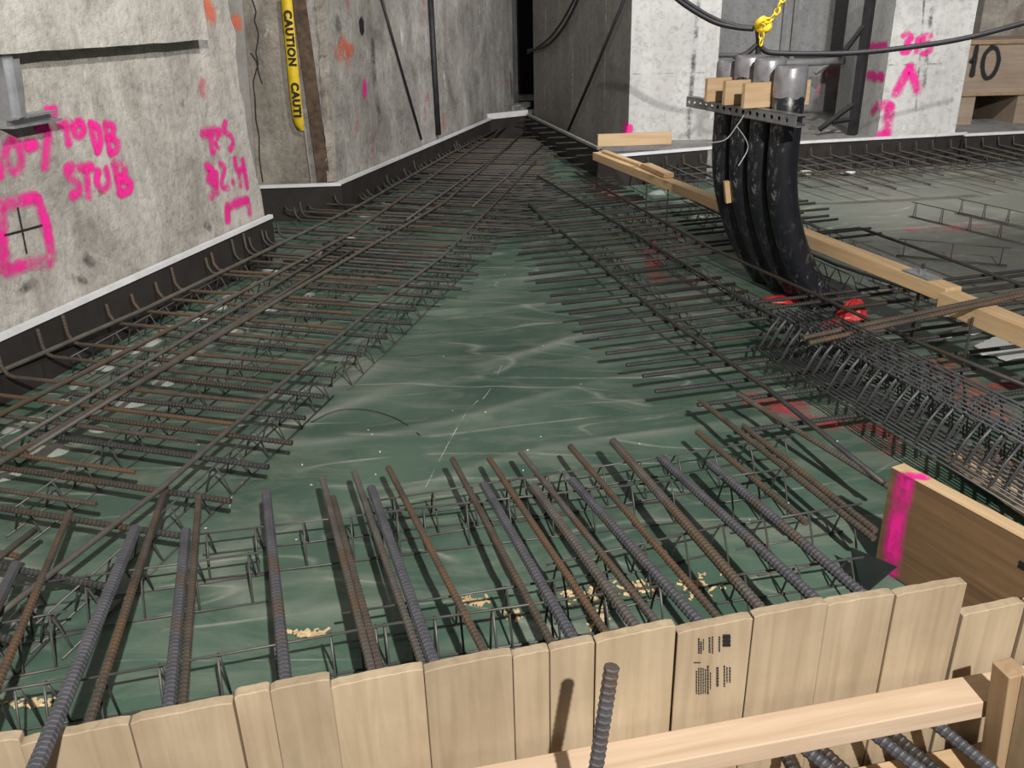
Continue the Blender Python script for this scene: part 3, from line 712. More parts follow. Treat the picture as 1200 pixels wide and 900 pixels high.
while y < 6.2:
    e2.append((max(-.12, .08 - .22 * (y - 3.7)) + random.uniform(-.06, .1), y)); y += (.112 if y < 4.3 else .088) + random.uniform(-.012, .012)
mids = lambda y: .66 + (6.33 - y) * .05
for k, (x, y) in enumerate(e2):
    near = y < 3.7; ta = math.radians(TD2 + random.uniform(-1.8, 1.8) - (1.5 if y < 2.6 else 0)); td = Vector((math.cos(ta), math.sin(ta), 0))
    s = Vector((x, y, .086 + random.uniform(-.004, .004)))
    plank_x = .62 + (5.9 - y) * .283
    ln = max(.4, (plank_x + .62 + random.uniform(-.12, .12) - x)) / td.x
    if y > 4.9: ln = min(ln, (.70 + (6.0 - y) * .2 + .9 - x) / td.x)
    e = s + td * ln
    if e.y > 5.85: e = s + td * max(.25, (5.85 - s.y) / td.y) if s.y < 5.75 else s + td * .5
    ex = .60 + (6.4 - e.y) * .22
    if y > 4.75: e = s + (e - s) * min(1, max(.2, (ex - s.x) / (e.x - s.x)))
    yc = s.y + (1.12 - s.x) * td.y / td.x
    if 3.22 < yc < 3.84: e = s + td * ((1.05 - (yc - 3.3) * .3 - .075 - s.x) / td.x)      # stops short of the conduits
    bar('cross_rebar', [s, e], .0070, 'bar_dark' if near else 'bar_far', *[('dark ribbed rebar passing in front of the conduit feet towards the wider plank', 'cross bars in front of the conduits'), ('dark rebar passing between the conduit feet and the long timber plank', 'cross bars at the conduits'), ('dark rebar laid across the crowded mat behind the conduits', 'cross bars behind the conduits')][0 if y < 2.85 else 1 if y < 3.7 else 2], y < 3.0, hi=1.1)
lab = 'low wire bar support running under the mat beside the plank'; grp = 'wire supports under the right mat'
for a_, b_ in (((720, 268), (960, 420)), ((700, 300), (830, 410)), ((800, 250), (1000, 345)), ((1010, 330), (1190, 400)), ((975, 400), (1200, 505)), ((690, 232), (800, 290)), ((880, 250), (1000, 300)), ((850, 350), (950, 400))):
    wire_bolster('wire_support', P(*a_, .004), P(*b_, .004), .074, .075, .11, lab, grp)
lab = 'wire bar support standing alone on the dusty grey membrane'; grp = 'wire supports on the dusty membrane'
for a_, b_ in (((1066, 254), (1215, 290)), ((1120, 250), (1215, 272)), ((1050, 300), (1180, 312))):
    wire_bolster('standing_support', P(*a_, .004), P(*b_, .004), .085, .02, .16, lab, grp)
# two rusty bars lying over the plank
for k, (a_, b_) in enumerate((((941, 396), (1214, 338)), ((948, 402), (1216, 342)))):
    p = P(*a_, .225); q = P(*b_, .305)
    bar('rusty_rebar', [p, q], .0078, 'bar_brown', 'rusty rebar lying over the top of the timber plank', 'pair of bars lying over the plank', True)

# --- perimeter mat along the back strip
lab = 'dark rebar running along the black liner below the piers'; grp = 'bars along the back liner'
for k, (v0, v1) in enumerate(((192, 176), (199, 184), (207, 192))):
    a_ = P(770, v0 + 8, .12); b_ = P(1215, v1 - 6, .12); b_ = a_ + (b_ - a_)
    bar('edge_rebar', [a_, P(960, (v0 + v1) / 2 + 2, .12), b_], .0075, 'bar_far', lab, grp)
lab = 'dark rebar laid square to the black liner below the piers'; grp = 'cross bars along the back liner'
x = .98
while x < 4.6:
    yb = 5.98 + (x - .8) * .19
    d = Vector((math.cos(math.radians(-74)), math.sin(math.radians(-74)), 0))
    p = Vector((x, yb - .05, .135)); q = p + d * random.uniform(.72, 1.05); q.z = .10
    bar('hooked_edge_rebar', [p + Vector((-.01, .01, .06)), p, q], .0068, 'bar_far', lab, grp)
    x += .135 + random.uniform(-.02, .02)
wire_bolster('edge_support', P(790, 200, .12) - Vector((0, .02, .116)), P(1000, 184, .12) - Vector((0, .02, .116)), .09, .06, .13, 'wire bar support below the back liner behind the conduits', 'wire supports below the back liner')
wire_bolster('edge_support', P(1000, 185, .12) - Vector((0, .05, .116)), P(1210, 172, .12) - Vector((0, .05, .116)), .09, .06, .13, 'wire bar support below the back liner in front of the pier', 'wire supports below the back liner')
# upright hooked bars along the middle wall
for k in range(9):
    q = P(628, 146, .1).lerp(P(712, 195, .1), k / 8.0); q.x -= .03
    bar('stirrup_rebar', [q + Vector((-.22, -.03, -.03)), q + Vector((-.02, 0, -.03)), q, q + Vector((.01, .0, .07)), q + Vector((-.02, 0, .085)), q + Vector((-.2, -.03, .085))], .006, 'bar_far',
        'bent rebar turned up against the brown shaded wall', 'bent bars along the brown wall')

# --- bars behind the timber form, in front
FZ = .118
fb = [((0, 795), (82, 600), 'n'), ((104, 849), (194, 571), 'n'), ((198, 830), (218, 622), 'b'), ((214, 828), (233, 583), 'n'), ((335, 800), (312, 578), 'b'), ((-10, 722), (19, 662), 'b'),
      ((436, 787), (378, 562), 'g'), ((446, 787), (390, 583), 'n'), ((495, 778), (415, 553), 'g'), ((507, 773), (435, 572), 'b'), ((567, 763), (455, 548), 'n'), ((647, 755), (530, 538), 'n'),
      ((672, 750), (567, 568), 'b'), ((710, 742), (573, 537), 'n'), ((768, 728), (610, 530), 'g'), ((745, 735), (625, 570), 'nb'), ((819, 729), (670, 563), 'b'), ((840, 722), (668, 523), 'n'),
      ((891, 713), (718, 517), 'nb'), ((893, 720), (728, 530), 'n'), ((955, 702), (774, 537), 'b'), ((1010, 696), (832, 543), 'b'), ((945, 613), (817, 506), 'n'), ((1024, 631), (821, 470), 'n'), ((1026, 622), (871, 499), 'n'), ((1043, 571), (865, 462), 'g')]
def form_hit(a_, b_):             # carry the bar on to the inner face of the form
    d = (b_ - a_).normalized(); t_ = ((FA - FN * .03) - a_).dot(-FN) / d.dot(-FN); return a_ + d * t_
for k, (nr, fr, ty) in enumerate(fb):
    zf = FZ + (0 if 'b' in ty else -.012)
    far = P(*fr, zf - .014); nearp = P(*nr, zf + (.038 if k < 22 else 0))
    if k < 22: nearp = form_hit(far, nearp)
    if ty == 'b' or ty == 'nb':
        bar('thick_rebar', [nearp, far], .0105, 'bar_blue' if ty == 'b' else 'bar_grey', 'thick blue grey ribbed rebar running back from the timber form' if ty == 'b' else 'thick brownish ribbed rebar running back from the timber form',
            'thick steel bars behind the form' if ty == 'b' else 'thick brownish bars behind the form', True)
    else:
        if k >= 22:
            bar('thin_rebar', [nearp, far], .0076, 'bar_brown' if ty == 'n' else 'bar_grey', ('rusty' if ty == 'n' else 'grey') + ' rebar ending against the brown striped plank', 'bars ending at the striped plank' if ty == 'n' else None, True); continue
        bar('thin_rebar', [nearp, far], .0076, 'bar_brown' if ty == 'n' else 'bar_grey', ('thinner rusty brown rebar' if ty == 'n' else 'thinner grey rebar') + ' running back from the timber form',
            'rusty bars behind the form' if ty == 'n' else 'grey bars behind the form', True)
# the bar that rides over the form
pa = P(159, 620, .135); pb = P(40, 905, .268); pb2 = pb + (pb - pa) * .12
bar('thick_rebar', [pb2, pa], .0115, 'bar_blue', 'long ribbed steel rebar resting over the top of the timber form boards', None, True)

lab = 'tall wire bar support standing on the membrane behind the timber form'; grp = 'wire supports behind the form'
HB = .098
ROWL = ['under the far ends of the bars behind the form', 'where the wall mat meets the bars of the form', 'midway under the bars behind the form', 'close behind the upright form boards', 'beside the brown striped plank']
def row(a_, b_, zone, pitch=.10, h=HB, bw=.10):
    h = (.094, .098, .116, .140, .112)[zone]; p = P(*a_, h); q = P(*b_, h); p.z = q.z = .004
    wire_bolster('tall_support', p, q, h - .004, bw, pitch, 'tall wire bar support standing ' + ROWL[zone], 'wire supports ' + ROWL[zone], r=.0026)
for ri, (a_, b_) in enumerate((((446, 586), (655, 553)), ((600, 563), (930, 511)), ((226, 627), (480, 597)), ((430, 602), (800, 562)), ((15, 687), (308, 647)), ((-40, 738), (78, 716)),
               ((400, 719), (720, 669)), ((640, 662), (860, 613)), ((-40, 816), (75, 797)), ((93, 797), (470, 729)), ((420, 737), (790, 684)), ((855, 675), (1012, 653)), ((880, 612), (1010, 590)), ((840, 560), (930, 548)))):
    row(a_, b_, {0: 0, 1: 0, 2: 0, 3: 0, 4: 1, 5: 1, 6: 2, 7: 2, 8: 3, 9: 3, 10: 3}.get(ri, 4))

# --- stack of nested wire supports on the right
lab = 'wire bar support nested in the stacked bundle beside the brown plank'; grp = 'bundle of nested wire supports'
b0 = P(893, 405, .10); b1 = P(1235, 610, .10); bd = (b1 - b0).normalized(); bs_ = Vector((-bd.y, bd.x, 0))
if bs_.x < 0: bs_ = -bs_
for k in range(9):
    off = bs_ * (.020 + .0085 * k + random.uniform(-.002, .002)) + bd * (random.uniform(-.014, .014) + .012 * k)
    z = .098 + .0062 * k
    p = b0 + off; q = b1 + off; p.z = z; q.z = z
    wire_bolster('nested_support', p, q, 0.112, .112, .125, lab, grp, 'wire_bundle', r=.0028, lean=.02)

# ------------------------------------------------------------------ timber
def lumber(name, p0, p1, wd, ht, mat, label, cat='plank', group=None, up=Vector((0, 0, 1)), bv=.002):
    """a stick of lumber whose top centre line runs p0 -> p1, local x along its length"""
    p0 = Vector(p0); p1 = Vector(p1); d = p1 - p0; ln = d.length; d.normalize(); sd = up.cross(d).normalized(); u = d.cross(sd)
    mb = MB(); mb.box((0, -wd / 2, -ht), (ln, wd / 2, 0))
    o = link(name, mb.mesh(name, mat))
    o.matrix_world = Matrix(((d.x, sd.x, u.x, p0.x), (d.y, sd.y, u.y, p0.y), (d.z, sd.z, u.z, p0.z), (0, 0, 0, 1)))
    if bv: bevel(o, bv)
    if label: tag(o, label, cat, group)
    return o
# long plank
lumber('timber_plank', P(700, 178, .262), P(1118, 337, .262), .066, .05, 'plank_wood', 'long pale timber plank laid across the bars behind the black conduits', 'plank')
pq = P(1112, 341, .27); pe = P(1260, 402, .27)
lumber('timber_plank', pq, pe, .075, .06, 'plank_wood', 'wider timber plank with a cracked end under the two rusty bars', 'plank')
lumber('timber_strip', P(708, 176, .278), P(752, 192, .278), .04, .014, 'plank_wood', 'short timber strip on the plank below the pale column', 'plank')
lumber('timber_block', P(757, 191, .29), P(784, 203, .29), .06, .026, 'plank_wood', 'small timber block sitting on the long plank', 'block')
a_ = P(700, 172, .262); b_ = P(786, 169, .262)
lumber('timber_board', (a_.x, a_.y, .345), (b_.x, b_.y, .345), .04, .08, 'lumber_x', 'short pale board standing on edge at the foot of the column', 'board')
# plate, bolt and threaded rod holding the plank
pA = P(700, 178, .262); pB = P(1118, 337, .262); pc = P(1085, 322, .262); pc = pA + (pB - pA) * ((pc - pA).dot(pB - pA) / (pB - pA).length_squared)
t = thing('anchor_rod', 'steel washer plate with nut and threaded rod through the plank', 'anchor', (pc.x, pc.y, .004), math.radians(-74))
mb = MB(); mb.box((-.065, -.03, .259), (.065, .03, .264)); link('plate', mb.mesh('plate', 'galvanised'), t)
mb = MB(); mb.tube([(0, 0, .264), (0, 0, .282)], .012, 6); link('nut', mb.mesh('nut', 'galvanised'), t)
mb = MB(); mb.tube([(0, 0, 0), (0, 0, .30)], .006, 8); link('rod', mb.mesh('rod', 'bar_dark'), t)
for u, v in ((758, 215), (783, 222), (890, 262), (1140, 372)):
    q = P(u, v, .24); mb = MB(); mb.tube([(q.x, q.y, .005), (q.x, q.y, .24)], .004, 6)
    one('support_rod', mb, 'bar_far', 'thin upright steel rod carrying the timber plank', 'rod', 'upright rods below the plank')

# board with the pink stripe
a_ = P(1045, 548, .25); b_ = a_ + (P(1200, 632, .25) - a_) * 1.6
d = (b_ - a_).normalized(); sd = Vector((d.y, -d.x, 0)); sd = sd if sd.x < 0 else -sd      # face towards the camera
t = thing('bulkhead_plank', 'wide brown plank standing on edge with a pink sprayed stripe', 'plank', (a_.x, a_.y, .006), math.atan2(d.y, d.x))
ln = (b_ - a_).length
ysgn = 1 if Vector((-math.sin(t.rotation_euler.z), math.cos(t.rotation_euler.z), 0)).dot(sd) > 0 else -1
mb = MB(); mb.box((0, min(0, -.034 * ysgn), 0), (ln, max(0, -.034 * ysgn), .244)); bo = link('board', mb.mesh('board', 'ply_brown'), t)
mb = MB(); mb.box((.0, min(.001 * ysgn, -.035 * ysgn), .2441), (ln, max(.001 * ysgn, -.035 * ysgn), .2455)); link('sawn_edge', mb.mesh('sawn_edge', 'lumber_x'), t)
mb = MB(); stroke(mb, [(.040, 0, .240), (.036, 0, .12), (.045, 0, .01)], .018, (0, ysgn, 0)); link('sprayed_stripe', mb.mesh('sprayed_stripe', 'spray_pink'), t)
mb = MB(); stroke(mb, [(.045, -.002 * ysgn, .2455), (.062, -.022 * ysgn, .2455)], .012, (0, 0, 1)); link('sprayed_edge', mb.mesh('sprayed_edge', 'spray_pink'), t)
mb = MB(); mb.box((.30, -.001, .185), (.34, .003, .20)); link('nail_plate', mb.mesh('nail_plate', 'black_flap'), t)
# pale board lying under the bundle
a_ = P(1110, 530, .06); b_ = P(1240, 620, .06)
lumber('pale_board', a_ + Vector((.07, .02, 0)), b_ + Vector((.07, .02, 0)), .14, .03, 'lumber_x', 'pale board lying flat under the bundle of wire supports', 'board')

# ---- the edge form
form = thing('timber_form', 'pale timber edge form of upright boards across the foreground', 'form', (FA.x, FA.y, -.5), math.atan2(FD.y, FD.x))
def fp(u, v):
    q = PP(u, v, FA, FN); return (q - FA).dot(FD), q.z
BD = [((-60, 878), (21, 866)), ((23, 872), (150, 846)), ((152, 845), (272, 821)), ((273.5, 818), (315, 809)), ((315.8, 809), (386, 795)), ((387.5, 806), (496, 784)), ((497, 786), (600, 766)), ((601.5, 771), (644, 762)), ((644.8, 762), (697, 751)),
      ((698.5, 751), (792, 731)), ((794, 740), (882, 722)), ((884, 721), (970, 705)), ((971, 709), (1050, 696)), ((1050.8, 696), (1133, 681)), ((1128, 722), (1203, 706)), ((1204, 706), (1275, 690))]
for k, (l, r) in enumerate(BD):
    s0, z0 = fp(*l); s1, z1 = fp(*r); dy = random.uniform(-.003, .003)
    if k >= 14: s0 += .004
    nseg = 10; mb = MB(); top = []
    for i in range(nseg + 1):
        f = i / nseg; top.append((s0 + (s1 - s0) * f, z0 + (z1 - z0) * f + .0016 * noise.noise(Vector((k * 3.1, f * 9, 2))) - (.003 if i in (0, nseg) else 0)))
    outl = [(s0, -.45)] + [(s1, -.45)] + top[::-1]
    mb.prism([(s - s0, 0, z + .45) for s, z in outl], (0, .019, 0))
    b = link('board', mb.mesh('board', 'form_wood'), form, (s0, dy, .05)); bevel(b, .0012, 1)
    if k == 10:
        # printed grade stamp: blurred lines of print and a barcode block
        def st(u, v): s, z = fp(u, v); return (s - s0, -.001, z + .45)
        cols = [(812, 816), (818.5, 820.5), (822, 824), (829.5, 831), (832.5, 835)]
        q = MB()
        def blk(u0, u1, v0, v1):
            q.prism([st(u0, v0), st(u1, v0), st(u1, v1), st(u0, v1)], (0, -.0004, 0))
        def col_(u, wd, v0, v1, dash):
            v = v0
            while v < v1:
                ln_ = random.uniform(.6, 1) * dash; blk(u, u + wd, v, min(v1, v + ln_)); v += ln_ + .7
        for u, wd, v0, v1 in ((817, 1.8, 746, 764), (819.6, 1.8, 750, 764), (822.8, 1, 747, 760), (829.5, 1.9, 745, 763), (833.2, 1.4, 744, 764), (841, 1.9, 744, 762)): col_(u, wd, v0, v1, 2.4)
        for i in range(7): blk(846 + i * 1.3, 846.8 + i * 1.3, 741.5, 756)
        for i in range(3): blk(845.5, 855, 744 + i * 4.4, 746 + i * 4.4)
        for u, wd, v0, v1 in ((814.5, 1.3, 784, 811), (817.2, 1.3, 781, 812), (819.8, 1.3, 780.5, 812), (822.4, 1.2, 781, 811), (825, 1.2, 782, 811), (827.6, 1.8, 778, 812), (831, 1, 786, 806), (838.4, 2.6, 780, 803), (847, 1.6, 778, 803), (850.2, 1.3, 780, 798), (853.4, 1.6, 780, 798)): col_(u, wd, v0, v1, 3.2)
        blk(812, 820, 774, 775.2)
        link('grade_stamp', q.mesh('grade_stamp', 'ink'), b)
# whaler and stake carried by the form
def fl(s, off, z): return FA + FD * s + FN * off + Vector((0, 0, z))
lumber('whaler', fl(.55, .056, .030), fl(1.74, .056, .030), .062, .038, 'lumber_pink', 'pinkish timber rail fixed along the front of the upright boards', 'rail')
lumber('whaler', fl(-.7, .040, -.16), fl(1.7, .040, -.16), .05, .09, 'lumber_x', 'lower timber rail along the foot of the upright boards', 'rail')
s_, z_ = (PP(1160, 790, FA + FN * .12, FN) - FA).dot(FD), 0
a_ = PP(1172, 778, FA + FN * .10, FN); b_ = PP(1140, 930, FA + FN * .10, FN)
def post(name, top, bot, wd, th, mat, label):
    d = (bot - top); ln = d.length; d.normalize(); sd = (FD - d * FD.dot(d)).normalized(); nn_ = d.cross(sd)
    mb = MB(); mb.box((-wd / 2, -th / 2, -ln), (wd / 2, th / 2, 0)); o = link(name, mb.mesh(name, mat)); u = -d; n3 = u.cross(sd)
    o.matrix_world = Matrix(((sd.x, n3.x, u.x, top.x), (sd.y, n3.y, u.y, top.y), (sd.z, n3.z, u.z, top.z), (0, 0, 0, 1)))
    bevel(o, .002); return tag(o, label, 'stake')
post('timber_stake', PP(1184, 782, FA + FN * .115, FN), PP(1158, 960, FA + FN * .115, FN), .036, .04, 'stake_wood', 'narrow timber stake propped against the pinkish rail')
post('timber_stake', PP(1224, 800, FA + FN * .16, FN), PP(1192, 960, FA + FN * .16, FN), .04, .05, 'form_wood', 'pale timber brace beside the narrow stake')
# dowels sticking out of the form below the rail, and the upright dowel
for k, (a_, b_) in enumerate((((930, 868), (975, 903)), ((1005, 846), (1085, 908)), ((1068, 826), (1165, 904)), ((965, 880), (1000, 912)), ((1030, 846), (1085, 893)), ((920, 884), (930, 905)))):
    z = -.035 if k < 3 else -.075
    p = P(*a_, z); q = P(*b_, z); d = (q - p).normalized(); p = form_hit(p, q) if False else p
    t_ = ((FA - FN * .02) - p).dot(FN) / d.dot(FN); p = p + d * t_; q = p + d * (.36 if k < 3 else .16)
    bar('dowel_rebar', [p, q], .0105, 'bar_blue' if k < 3 else 'bar_dark', 'ribbed dowel bar sticking out of the form below the pinkish rail' if k < 3 else 'short dark dowel end sticking out below the pinkish rail',
        'dowels below the rail' if k < 3 else 'short dowels below the rail', True)
pt_ = PY(717, 781, .90); pb_ = PY(693, 935, .87); pd = (pb_ - pt_)
bar('upright_dowel', [pt_ + pd * 2.6, pt_], .0105, 'bar_blue', 'upright ribbed steel bar standing in front of the form boards', None, True)
# debris in the trench
for k in range(16):
    s = random.uniform(.9, 1.65); p = fl(s, random.uniform(.05, .25), -.545); an = random.uniform(0, 3.1)
    lumber('wood_scrap', p, p + Vector((math.cos(an), math.sin(an), random.uniform(-.02, .1))) * random.uniform(.06, .15), .03, .01, 'stake_wood', 'splintered wood scrap lying in the trench', 'scrap', 'wood scraps in the trench', bv=0)

# ------------------------------------------------------------------ conduits
step = Vector((-.04, .133, 0)); pn0 = Vector((1.05, 3.3, 0)); R = .9; RP = .057
labs = ['black plastic conduit with white scuffs, nearest to the red taped foot', 'third black plastic conduit of the row, counted from the free end of the strut', 'second black plastic conduit of the row, beside the end one', 'black plastic conduit at the far end of the row, with a wood wedge against it']
labs = ['scuffed black conduit at the end of the row by the open strut end', 'black conduit next to the scuffed one in the row of four', 'black conduit next to the one with the wood wedge', 'black conduit at the row end with a wood wedge beside it']
for i in range(4):
    b = pn0 + step * i
    t = thing('bent_conduit', labs[i], 'conduit', (b.x, b.y, 0), 0, 'bent black conduits')
    th = math.radians(46); hb = .62; pts = []
    zt_ = .93 + (.0, .02, .025, .0)[i]
    pts.append(Vector((0, 0, zt_))); pts.append(Vector((0, 0, .75)))
    for k in range(13):
        a_ = th * 1.12 * k / 12; pts.append(Vector((R * (1 - math.cos(a_)), -.02 * (k / 12) ** 2, hb - R * math.sin(a_))))
    mb = MB(); mb.tube(pts, RP, 28); link('pipe', mb.mesh('pipe', 'conduit_black', True), t)
    mb = MB(); n = 28; vs = []; fs = []
    rings = [(zt_ - (.078 if i else .105), 1.03), (zt_ - .05, 1.05), (zt_ - .004, 1.045), (zt_ + .006, .95), (zt_ + .004, .4)]
    for z, f in rings:
        for k in range(n):
            an = 2 * math.pi * k / n; jj = 1 + .018 * noise.noise(Vector((math.cos(an) * 2, math.sin(an) * 2, z * 30 + i * 7)))
            zz = z + (.02 * noise.noise(Vector((math.cos(an) * 1.5, math.sin(an) * 1.5, i * 3.7))) if z == rings[0][0] else 0)
            vs.append((RP * f * jj * math.cos(an), RP * f * jj * math.sin(an), zz))
    for a_ in range(len(rings) - 1):
        for k in range(n): fs.append((a_ * n + k, a_ * n + (k + 1) % n, (a_ + 1) * n + (k + 1) % n, (a_ + 1) * n + k))
    fs.append(tuple(range((len(rings) - 1) * n, len(rings) * n)))
    mb.add(vs, fs); link('tape_cap', mb.mesh('tape_cap', 'pipe_tape', True), t)
# red tape and base collar at the feet
foot = pn0 + Vector((.31, -.02, 0))
def crumple(name, c, rx, ry, h, mat, label, cat, seed):
    mb = MB(); n, mrings = 18, 5; vs = []; fs = []
    for j in range(mrings + 1):
        f = j / mrings
        for k in range(n):
            an = 2 * math.pi * k / n; q = 1 + .3 * noise.noise(Vector((math.cos(an) * 2, math.sin(an) * 2, seed + f * 2)))
            rr = 1 - f * .75
            vs.append((rx * rr * q * math.cos(an), ry * rr * q * math.sin(an), h * math.sin(f * 1.5) * (1 + .25 * noise.noise(Vector((math.cos(an), math.sin(an), seed + 5))))))
    for j in range(mrings):
        for k in range(n): fs.append((j * n + k, j * n + (k + 1) % n, (j + 1) * n + (k + 1) % n, (j + 1) * n + k))
    fs.append(tuple(range(mrings * n, mrings * n + n))); fs.append(tuple(range(n))[::-1])
    mb.add(vs, fs); o = link(name, mb.mesh(name, mat), loc=c); return tag(o, label, cat)
q = P(1000, 368, .03); crumple('red_wrap', (q.x, q.y, .003), .065, .055, .085, 'red_tape', 'crumpled bright red tape wrap at the foot of the scuffed conduit', 'tape', 1)
q = P(985, 384, .0); crumple('red_wrap', (q.x, q.y, .003), .09, .05, .03, 'red_tape', 'flat red tape flap lying in front of the conduit foot', 'tape', 4)
q = P(925, 352, .0); crumple('red_wrap', (q.x, q.y, .003), .13, .05, .02, 'red_tape', 'dark red tape left of the conduit feet', 'tape', 8)
# strut channel with holes
rdir = (-step).normalized(); nrm2 = Vector((rdir.y, -rdir.x, 0)); nrm2 = nrm2 if nrm2.x < 0 else -nrm2
ang = math.atan2(rdir.y, rdir.x)
zs = .765; far_ = pn0 + nrm2 * (RP + .021) - rdir * .60; near_ = pn0 + nrm2 * (RP + .021) + rdir * .20
ln = (near_ - far_).length
t = thing('strut_channel', 'galvanised perforated strut channel strapped across the four conduits', 'strut', (far_.x, far_.y, zs - .0205), ang)
# local y: nrm2 side
loc_y = Vector((-math.sin(ang), math.cos(ang), 0)); sg = 1 if loc_y.dot(nrm2) > 0 else -1
bm = bmesh.new(); pitch = .048; nh = int(ln / pitch); yv = .0205 * sg
mb = MB()
prev = 0
def face(pts, th=.0025):
    mb.prism(pts, (0, -th * sg, 0))
for k in range(nh + 1):                                   # perforated face made of strips round each octagonal hole
    x0 = k * pitch; x1 = min(ln, (k + 1) * pitch)
    if x1 - x0 < pitch * .9: face([(x0, yv, 0), (x1, yv, 0), (x1, yv, .041), (x0, yv, .041)]); continue
    cx = (x0 + x1) / 2; hole = [(cx + .011 * math.cos(math.pi / 8 + math.pi / 4 * j), .0205 + .0085 * math.sin(math.pi / 8 + math.pi / 4 * j)) for j in range(8)]
    outer = [(x1, .0205 + .0085), (cx + .006, .041), (cx - .006, .041), (x0, .0205 + .0085), (x0, .0205 - .0085), (cx - .006, 0), (cx + .006, 0), (x1, .0205 - .0085)]
    corner = {0: (x1, .041), 2: (x0, .041), 4: (x0, 0), 6: (x1, 0)}
    for j in range(8):
        j2 = (j + 1) % 8; pts = [hole[j], outer[j]] + ([corner[j]] if j in corner else []) + [outer[j2], hole[j2]]
        face([(a_, yv, b_) for a_, b_ in pts])
link('web', mb.mesh('web', 'galvanised'), t)
for z in (0, .0385):
    mb = MB(); mb.box((0, -.0205, z), (ln, .0205, z + .0025)); link('flange', mb.mesh('flange', 'galvanised'), t)
for z in (.0025, .0295):
    mb = MB(); mb.box((0, -.0205 if sg > 0 else .018, z), (ln, -.018 if sg > 0 else .0205, z + .009)); link('lip', mb.mesh('lip', 'galvanised'), t)
# wood spacer blocks between the conduits
bl = ['wood spacer block nearest the open strut end', 'wood spacer block in the middle of the strut', 'wood spacer block nearest the far strut end']
for i in range(3):
    c = pn0 + step * (i + .5); a_ = c + nrm2 * .15; b_ = c - nrm2 * .13
    lumber('spacer_block', (a_.x, a_.y, zs + .112), (b_.x, b_.y, zs + .112), .024, .09, 'lumber_x', bl[i] + ', standing on edge', 'block')
c = pn0 + step * 2.55 + Vector((.02, -.02, .47)) + nrm2 * .055
lumber('wood_wedge', c, c + Vector((.015, .0, -.09)), .022, .03, 'plank_wood', 'small wood wedge pushed between two black conduits', 'wedge', up=Vector((0, 1, 0)))
# loose tie wire hanging on the strut
c = far_ + rdir * .47 + nrm2 * .03; mb = MB()
mb.tube(smooth_line([c + Vector((.05, -.02, zs + .10)), c + Vector((.01, 0, zs)), c + Vector((-.02, 0, zs - .05)), c + Vector((-.06, 0, zs - .10)), c + Vector((-.13, 0, zs - .11))], 5), .0022, 5)
mb.tube(smooth_line([c + Vector((-.02, 0, zs - .05)), c + Vector((.02, 0, zs - .10)), c + Vector((.03, 0, zs - .14)), c + Vector((.0, 0, zs - .2))], 5), .0022, 5)
one('tie_wire', mb, 'tie_wire', 'thin twisted tie wire dangling from the strut', 'wire')

# ------------------------------------------------------------------ background clutter
CY = 4.6
def cable(name, pts, r, label, ys=None, mat='cable'):
    pts = [PY(u, v, CY if len(c) == 2 else c[2]) for c in pts for u, v in [c[:2]]]
    mb = MB(); mb.tube(smooth_line(pts, 8), r, 8); return one(name, mb, mat, label, 'cable', smooth=True)
cable('power_cable', [(770, -22), (800, 4), (835, 25), (862, 32), (883, 34)], .012, 'black power cable sagging in front of the pale column to the yellow rope')
cable('power_cable', [(775, -22), (806, 3), (838, 22), (864, 30), (886, 32)], .010, 'thinner black cable beside the sagging power cable')
cable('power_cable', [(860, 69), (876, 62), (888, 52), (893, 57), (905, 62), (950, 63), (1000, 62), (1060, 56), (1130, 45), (1215, 23)], .013, 'long black cable stretching past the pier from the yellow rope')
cable('power_cable', [(888, 33), (889, 50), (888, 66)], .014, 'short black cable loop hanging below the yellow rope')
# yellow chain
t = thing('yellow_chain', 'yellow chain knotted around the black cables', 'chain', tuple(PY(893, 64, CY - .03)))
pth = [PY(u, v, CY - .03) for u, v in ((922, -8), (915, 4), (908, 18), (900, 24), (890, 28), (897, 33), (893, 38), (892, 48), (891, 56), (891, 64))]
sm = smooth_line(pth, 3); dist = 0
lk = MB(); lk.tube([(.013 * math.cos(a_), 0, .020 * math.sin(a_)) for a_ in [2 * math.pi * k / 10 for k in range(11)]], .0045, 5, False); lkm = lk.mesh('link', 'yellow', True)
cum = [0]
for a_, b_ in zip(sm[:-1], sm[1:]): cum.append(cum[-1] + (b_ - a_).length)
n = int(cum[-1] / .030)
for k in range(n):
    s = k * .030; j = max(i for i in range(len(cum)) if cum[i] <= s); j = min(j, len(sm) - 2); f = (s - cum[j]) / max(1e-6, cum[j + 1] - cum[j])
    p = sm[j].lerp(sm[j + 1], f); d = (sm[j + 1] - sm[j]).normalized()
    o = link('link', lkm, t); o.rotation_mode = 'QUATERNION'; o.rotation_quaternion = d.to_track_quat('Z', 'Y') @ Matrix.Rotation(math.radians(45 + 90 * (k % 2)), 3, 'Z').to_quaternion()
    o.location = p - t.location
mb = MB(); q = PY(894, 29, CY - .02) - t.location
mb.tube([q + Vector((.03 * math.cos(a_), .02 * math.sin(2 * a_), .026 * math.sin(a_))) for a_ in [2 * math.pi * k / 14 for k in range(15)]], .016, 6, False)
link('knot', mb.mesh('knot', 'yellow', True), t)
